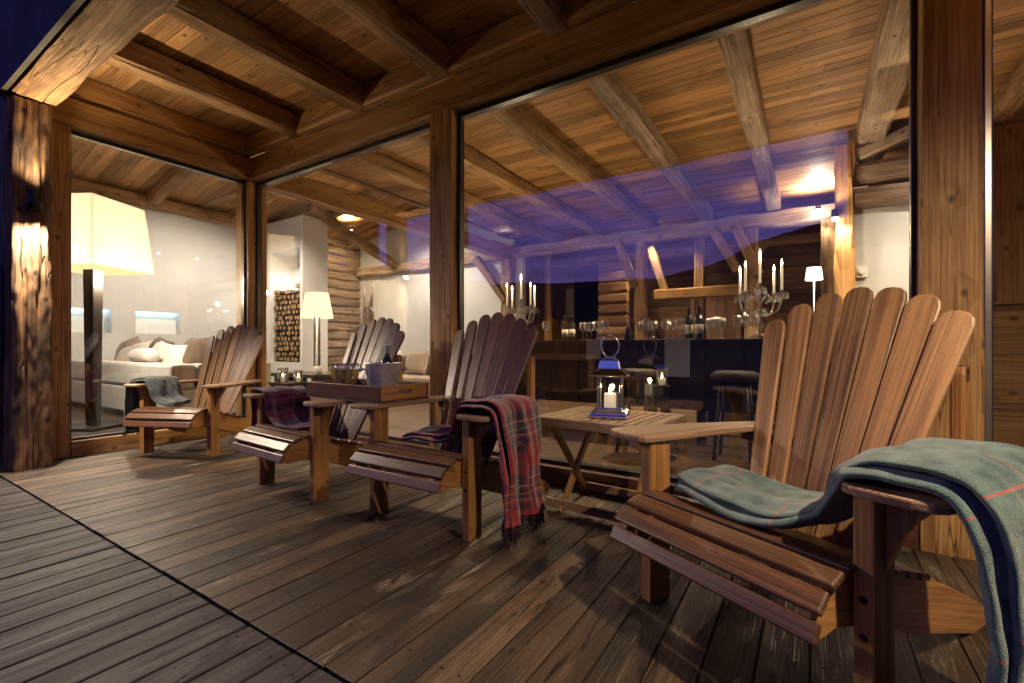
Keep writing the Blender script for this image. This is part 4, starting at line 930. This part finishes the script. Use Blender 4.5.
# wine glasses
wg = MB(); wg.lathe([(.0, 0), (.034, .001), (.032, .003), (.006, .009), (.004, .02), (.004, .085), (.008, .092), (.030, .112), (.041, .14), (.0415, .16), (.033, .205), (.031, .205), (.0395, .16), (.039, .14), (.028, .114), (.0, .098)], seg=18)
cnt = {}
wo = wg.build('wine_glass', M['stemglass']); us = [546, 583, 587, 591, 597, 601, 605, 642, 646, 650, 654, 665.5, 673, 680, 709, 713, 717, 722, 737, 747, 754]
GG = 'empty wine glasses on the bar'
for i, u in enumerate(us):
    Y = 4.78 + (.0, .12, .06, .2)[i % 4]; o = wo if i == 0 else wo.copy()
    if i: scene.collection.objects.link(o)
    o.location = (at(u, Y), Y, BZ + .006); c_ = rnd.uniform(.92, 1.08); o.scale = (c_,) * 3
    if u < 560: lab = 'single wine glass at the left end of the bar'
    elif u < 610: lab = 'wine glass in the cluster on the left linen runner'
    elif u < 660: lab = 'wine glass in the cluster just right of the lantern handle'
    elif u < 690: lab = 'wine glass on the right linen runner, left of the bottle pair'
    elif u < 730: lab = 'wine glass in the cluster right of the two tall bottles'
    else: lab = 'wine glass below the right candelabra'
    k_ = cnt.get(lab, 0); cnt[lab] = k_ + 1
    if u > 560: lab = ['leftmost', 'second', 'third', 'fourth', 'fifth', 'rightmost'][k_] + ' ' + lab
    grp = GG if True else 'wine glasses: ' + lab.split(' in the ')[-1].split('wine glass ')[-1]
    tag(o, lab, 'wine glass', grp)
bottle((at(565, 5.2), 5.2, BZ), .31, 'left of two wine bottles at the left end of the bar', 'wine bottles on the bar'); bottle((at(572, 5.15), 5.15, BZ), .31, 'right of two wine bottles at the left end of the bar', 'wine bottles on the bar')
bottle((at(689, 4.9), 4.9, BZ + .007), .31, 'darker tall bottle of the pair behind the right runner', 'wine bottles on the bar'); bottle((at(699, 4.85), 4.85, BZ), .33, 'bottle with pale label, right one of the tall pair', 'wine bottles on the bar')
q = MB(); q.lathe([(0, 0), (.04, 0), (.045, .03), (.04, .09), (.022, .14), (.02, .17), (0, .17)], seg=16); tag(q.build('carafe', M['darkwood'], loc=(at(628, 5.0), 5.0, BZ)), 'small dark pepper mill shaped carafe on the bar', 'carafe')
# candelabra
def candelabra(u, Y, label, clabs, rz, scale=1):
    X = at(u, Y); Z = BZ + .007; t = thing('candelabra', label, 'candelabra', (X, Y, Z), rz, 'crystal candelabras on the bar')
    q = MB(); q.lathe([(0, 0), (.085, 0), (.09, .012), (.06, .03), (.025, .045), (.018, .07), (.03, .09), (.045, .115), (.03, .14), (.015, .155), (.013, .19), (.028, .21), (.05, .24), (.055, .262), (.035, .285), (.016, .30), (.014, .33), (.03, .35), (.03, .37), (.014, .39), (.02, .46), (.045, .475), (.04, .485), (.018, .49), (.018, .52), (0, .52)], seg=8, smooth=False); q.build('column', M['crystal'], t)
    tips = [(0, 0, .52)]; am = MB(); pn = MB(); dr = MB()
    for k in range(4):
        a = R(45 + 90 * k); c, s = math.cos(a), math.sin(a)
        P_ = catmull([(.02 * c, .02 * s, .27), (.09 * c, .09 * s, .22), (.165 * c, .165 * s, .25), (.20 * c, .20 * s, .33), (.21 * c, .21 * s, .375)], 5); am.tube(P_, .009, seg=6)
        am.ball((.21 * c, .21 * s, .38), .018)
        P2 = catmull([(.02 * c, .02 * s, .34), (.07 * c, .07 * s, .40), (.11 * c, .11 * s, .36), (.09 * c, .09 * s, .33)], 4); am.tube(P2, .006, seg=5)
        pn.lathe([(.012, .0), (.05, .012), (.056, .02), (.012, .012), (.016, .05), (0, .05)], T(.21 * c, .21 * s, .39), 10, smooth=False)
        tips.append((.21 * c, .21 * s, .435))
        for j in range(8):
            b_ = R(45 * j); r0 = .05; x0, y0 = .21 * c + r0 * math.cos(b_), .21 * s + r0 * math.sin(b_)
            dr.lathe([(0, -.055), (.008, -.04), (.003, -.018), (.0055, -.010), (0, 0)], T(x0, y0, .402), 5, smooth=False)
    for j in range(10):
        b_ = R(36 * j); dr.lathe([(0, -.07), (.009, -.05), (.003, -.02), (.006, -.01), (0, 0)], T(.05 * math.cos(b_), .05 * math.sin(b_), .475), 5, smooth=False); dr.lathe([(0, -.06), (.008, -.04), (.003, -.02), (.006, -.01), (0, 0)], T(.055 * math.cos(b_), .055 * math.sin(b_), .255), 5, smooth=False)
    am_ = am.build('arm', M['crystal'], t); pn.build('drip_pan', M['crystal'], am_); dr.build('crystal_drops', M['crystal'], t)
    ca, sa = math.cos(rz), math.sin(rz)
    for i, (x, y, z) in enumerate(tips):
        candle((X + ca * x - sa * y, Y + sa * x + ca * y, Z + z), .011, (.26 if i == 0 else .22), clabs[i], .036, 0, 'candles of the candelabras')
    lamp('candelabra_glow', 'POINT', (X, Y, Z + .83), 30, (1, .74, .44), .035)
cl_ = ['middle candle', 'right back candle', 'left back candle', 'left front candle', 'right front candle']
candelabra(521, 5.0, 'crystal candelabra behind the tartan blanket chair', [c + ' of the left crystal candelabra' for c in cl_], R(20))
candelabra(760, 4.95, 'crystal candelabra left of the big near chair back', [c + ' of the right crystal candelabra' for c in cl_], R(15))
# back room
q = MB(); q.b2((at(574, 11.3), 11.33, 0), (at(597, 11.3), 11.39, hgt(585, 262, 11.3))); dd = q.build('dark_door', M['black'], bevel=.01); tag(dd, 'dark door in the panelled back wall', 'door'); q = MB(); q.ball((at(578, 11.3), 11.29, 1.05), .04); q.build('handle', M['chrome'], dd)
q = MB(); q.b2((at(554, 11.3), 11.34, hgt(560, 319, 11.3)), (at(573, 11.3), 11.385, hgt(560, 289, 11.3))); pp = q.build('picture', M['paper'], bevel=.01); tag(pp, 'pale framed picture left of the dark door', 'picture')
q = MB()
for k in range(12): beam(q, (at(600, 9.6), 9.6, .12 + .235 * k), (at(628, 9.6), 9.6, .12 + .235 * k), .2, .22, .01, cut=.05)
tag(q.build('log_pier', M['panel']), 'stacked log pier between the dark door and mid room post', 'wall')
q = MB(); q.b2((at(690, 10.9), 10.9, .0), (at(742, 10.9), 11.3, 2.2)); tag(q.build('tall_cupboard', M['teakdark'], bevel=.02), 'dark brown cupboard left of the right candelabra', 'cupboard')
wl = thing('table_lamp', 'small lamp with white shade beside the partition post', 'lamp', (at(814, 7.6), 7.6, 0))
zl = hgt(814, 280, 7.6); q = MB(); q.lathe([(.12, 0), (.12, .02), (.015, .03), (.015, zl + .05), (0, zl + .05)], seg=14); q.build('column', M['black'], wl)
q = MB(); q.lathe([(.105, zl), (.085, zl + .17)], seg=20); q.f = q.f[:20]; q.uv = q.uv[:20]; q.r = q.r[:20]; q.sm = q.sm[:20]; q.build('lamp_shade', emit('white shade', (1, .9, .75), 3), wl)
lamp('table_lamp_light', 'POINT', (at(814, 7.6), 7.55, zl + .06), 60, SOFT, .015)
# cabinet at far right behind glass
cb = thing('wooden_cabinet', 'brown wooden cabinet behind the right hand glass pane', 'cabinet', (.86, 3.9, 0)); q = MB(); q.b2((0, 0, 0), (1.6, .5, 2.3), g=(0, 0, 1)); q.build('body', M['panel'], cb, .01)
q = MB(); q.b2((.04, -.025, 1.2), (.5, -.001, 2.26), g=(0, 0, 1)); q.b2((.54, -.025, 1.2), (1.0, -.001, 2.26), g=(0, 0, 1)); q.b2((.04, -.025, .06), (1.0, -.001, 1.16), g=(1, 0, 0)); q.build('door', M['beam'], cb, .008)

# =================================================================== indoor spot lamps and added fill spots
def spotlamp(X, Y, Z, label, e, up=.0, bulb=.028, aim=(0, -.2, -1), cone=120, col=SOFT):  # same fixture for the lamps on beam and post and for added fill
    t = thing('spot_or_fill_lamp', label, 'lamp', (X, Y, Z), 0, 'small spot lamps under the timber')
    q = MB(); q.lathe([(.0, .09), (.034, .09), (.036, 0), (.031, 0), (.028, .03), (0, .03)], seg=18); ho_ = q.build('housing', M['black'], t)
    q = MB(); q.ball((0, 0, -.005), bulb); q.build('bulb', M['bulb'], ho_)
    lamp('spot_light', 'SPOT', (X, Y, Z - .04), e, col, .03, aim, cone, .7)
    if up: lamp('spot_up', 'SPOT', (X, Y - .05, Z + .12), up, col, .03, (0, -.15, 1), 150, .9)
spotlamp(at(506, 8.3), 8.28, hgt(506, 252, 8.3), 'bright spot lamp on the beam above the left candelabra', 300, 130, .05)
spotlamp(at(818, 8.3), 8.28, hgt(818, 212, 8.3), 'bright spot lamp on the beam above the right candelabra', 300, 130, .05)
spotlamp(at(835, 6.0), 6.0, hgt(835, 218, 6.0), 'spot lamp on the partition post', 40, 10, .03, (.3, .2, -1))
spotlamp(-1.46 - .115, 5.6, 3.25, 'added fill spot tucked behind the rafter over the bar', 420, 40, .02, (0, -.1, -1), 130, WARM)  # added fill, kept out of view by the rafter, lightens the bar area
spotlamp(-3.47 - .115, 5.6, 3.25, 'added fill spot tucked behind the rafter past the middle post', 420, 40, .02, (0, .1, -1), 130, WARM)  # second added fill, also hidden from the camera by its rafter
spotlamp(1.56, 4.6, 3.1, 'added fill spot under the rafter behind the right hand pane', 170, 30, .02, (-.1, .2, -1), 120, WARM)  # invented fixture, fill for the room behind the right pane
spotlamp(-7.5, 6.9, 3.6, 'added fill spot in the lounge before the back wall', 260, 0, .02, (0, .5, -1), 130, SOFT)  # invented fixture, general fill for the rear of the lounge
spotlamp(-8.2, 4.4, 3.9, 'added fill spot in the lounge above the white sofa', 330, 0, .02, (-.3, -.1, -1), 140, SOFT)  # added to brighten the sofa side of the lounge
spotlamp(-9.2, 7.3, 3.75, 'added fill spot in the lounge beside the log wall', 100, 110, .02, (-.5, .1, -1), 140, WARM)  # added to brighten the logs and the boards above them
spotlamp(-2.5, 9.2, 3.23, 'added fill spot in the back room', 150, 0, .02, (0, .1, -1), 130, WARM)  # added fill, hidden from view by the cross beam
spotlamp(1.56, 5.4, 3.1, 'added fill spot washing the white partition', 70, 0, .02, (0, .6, -1), 120, SOFT)  # added only to light the partition plaster
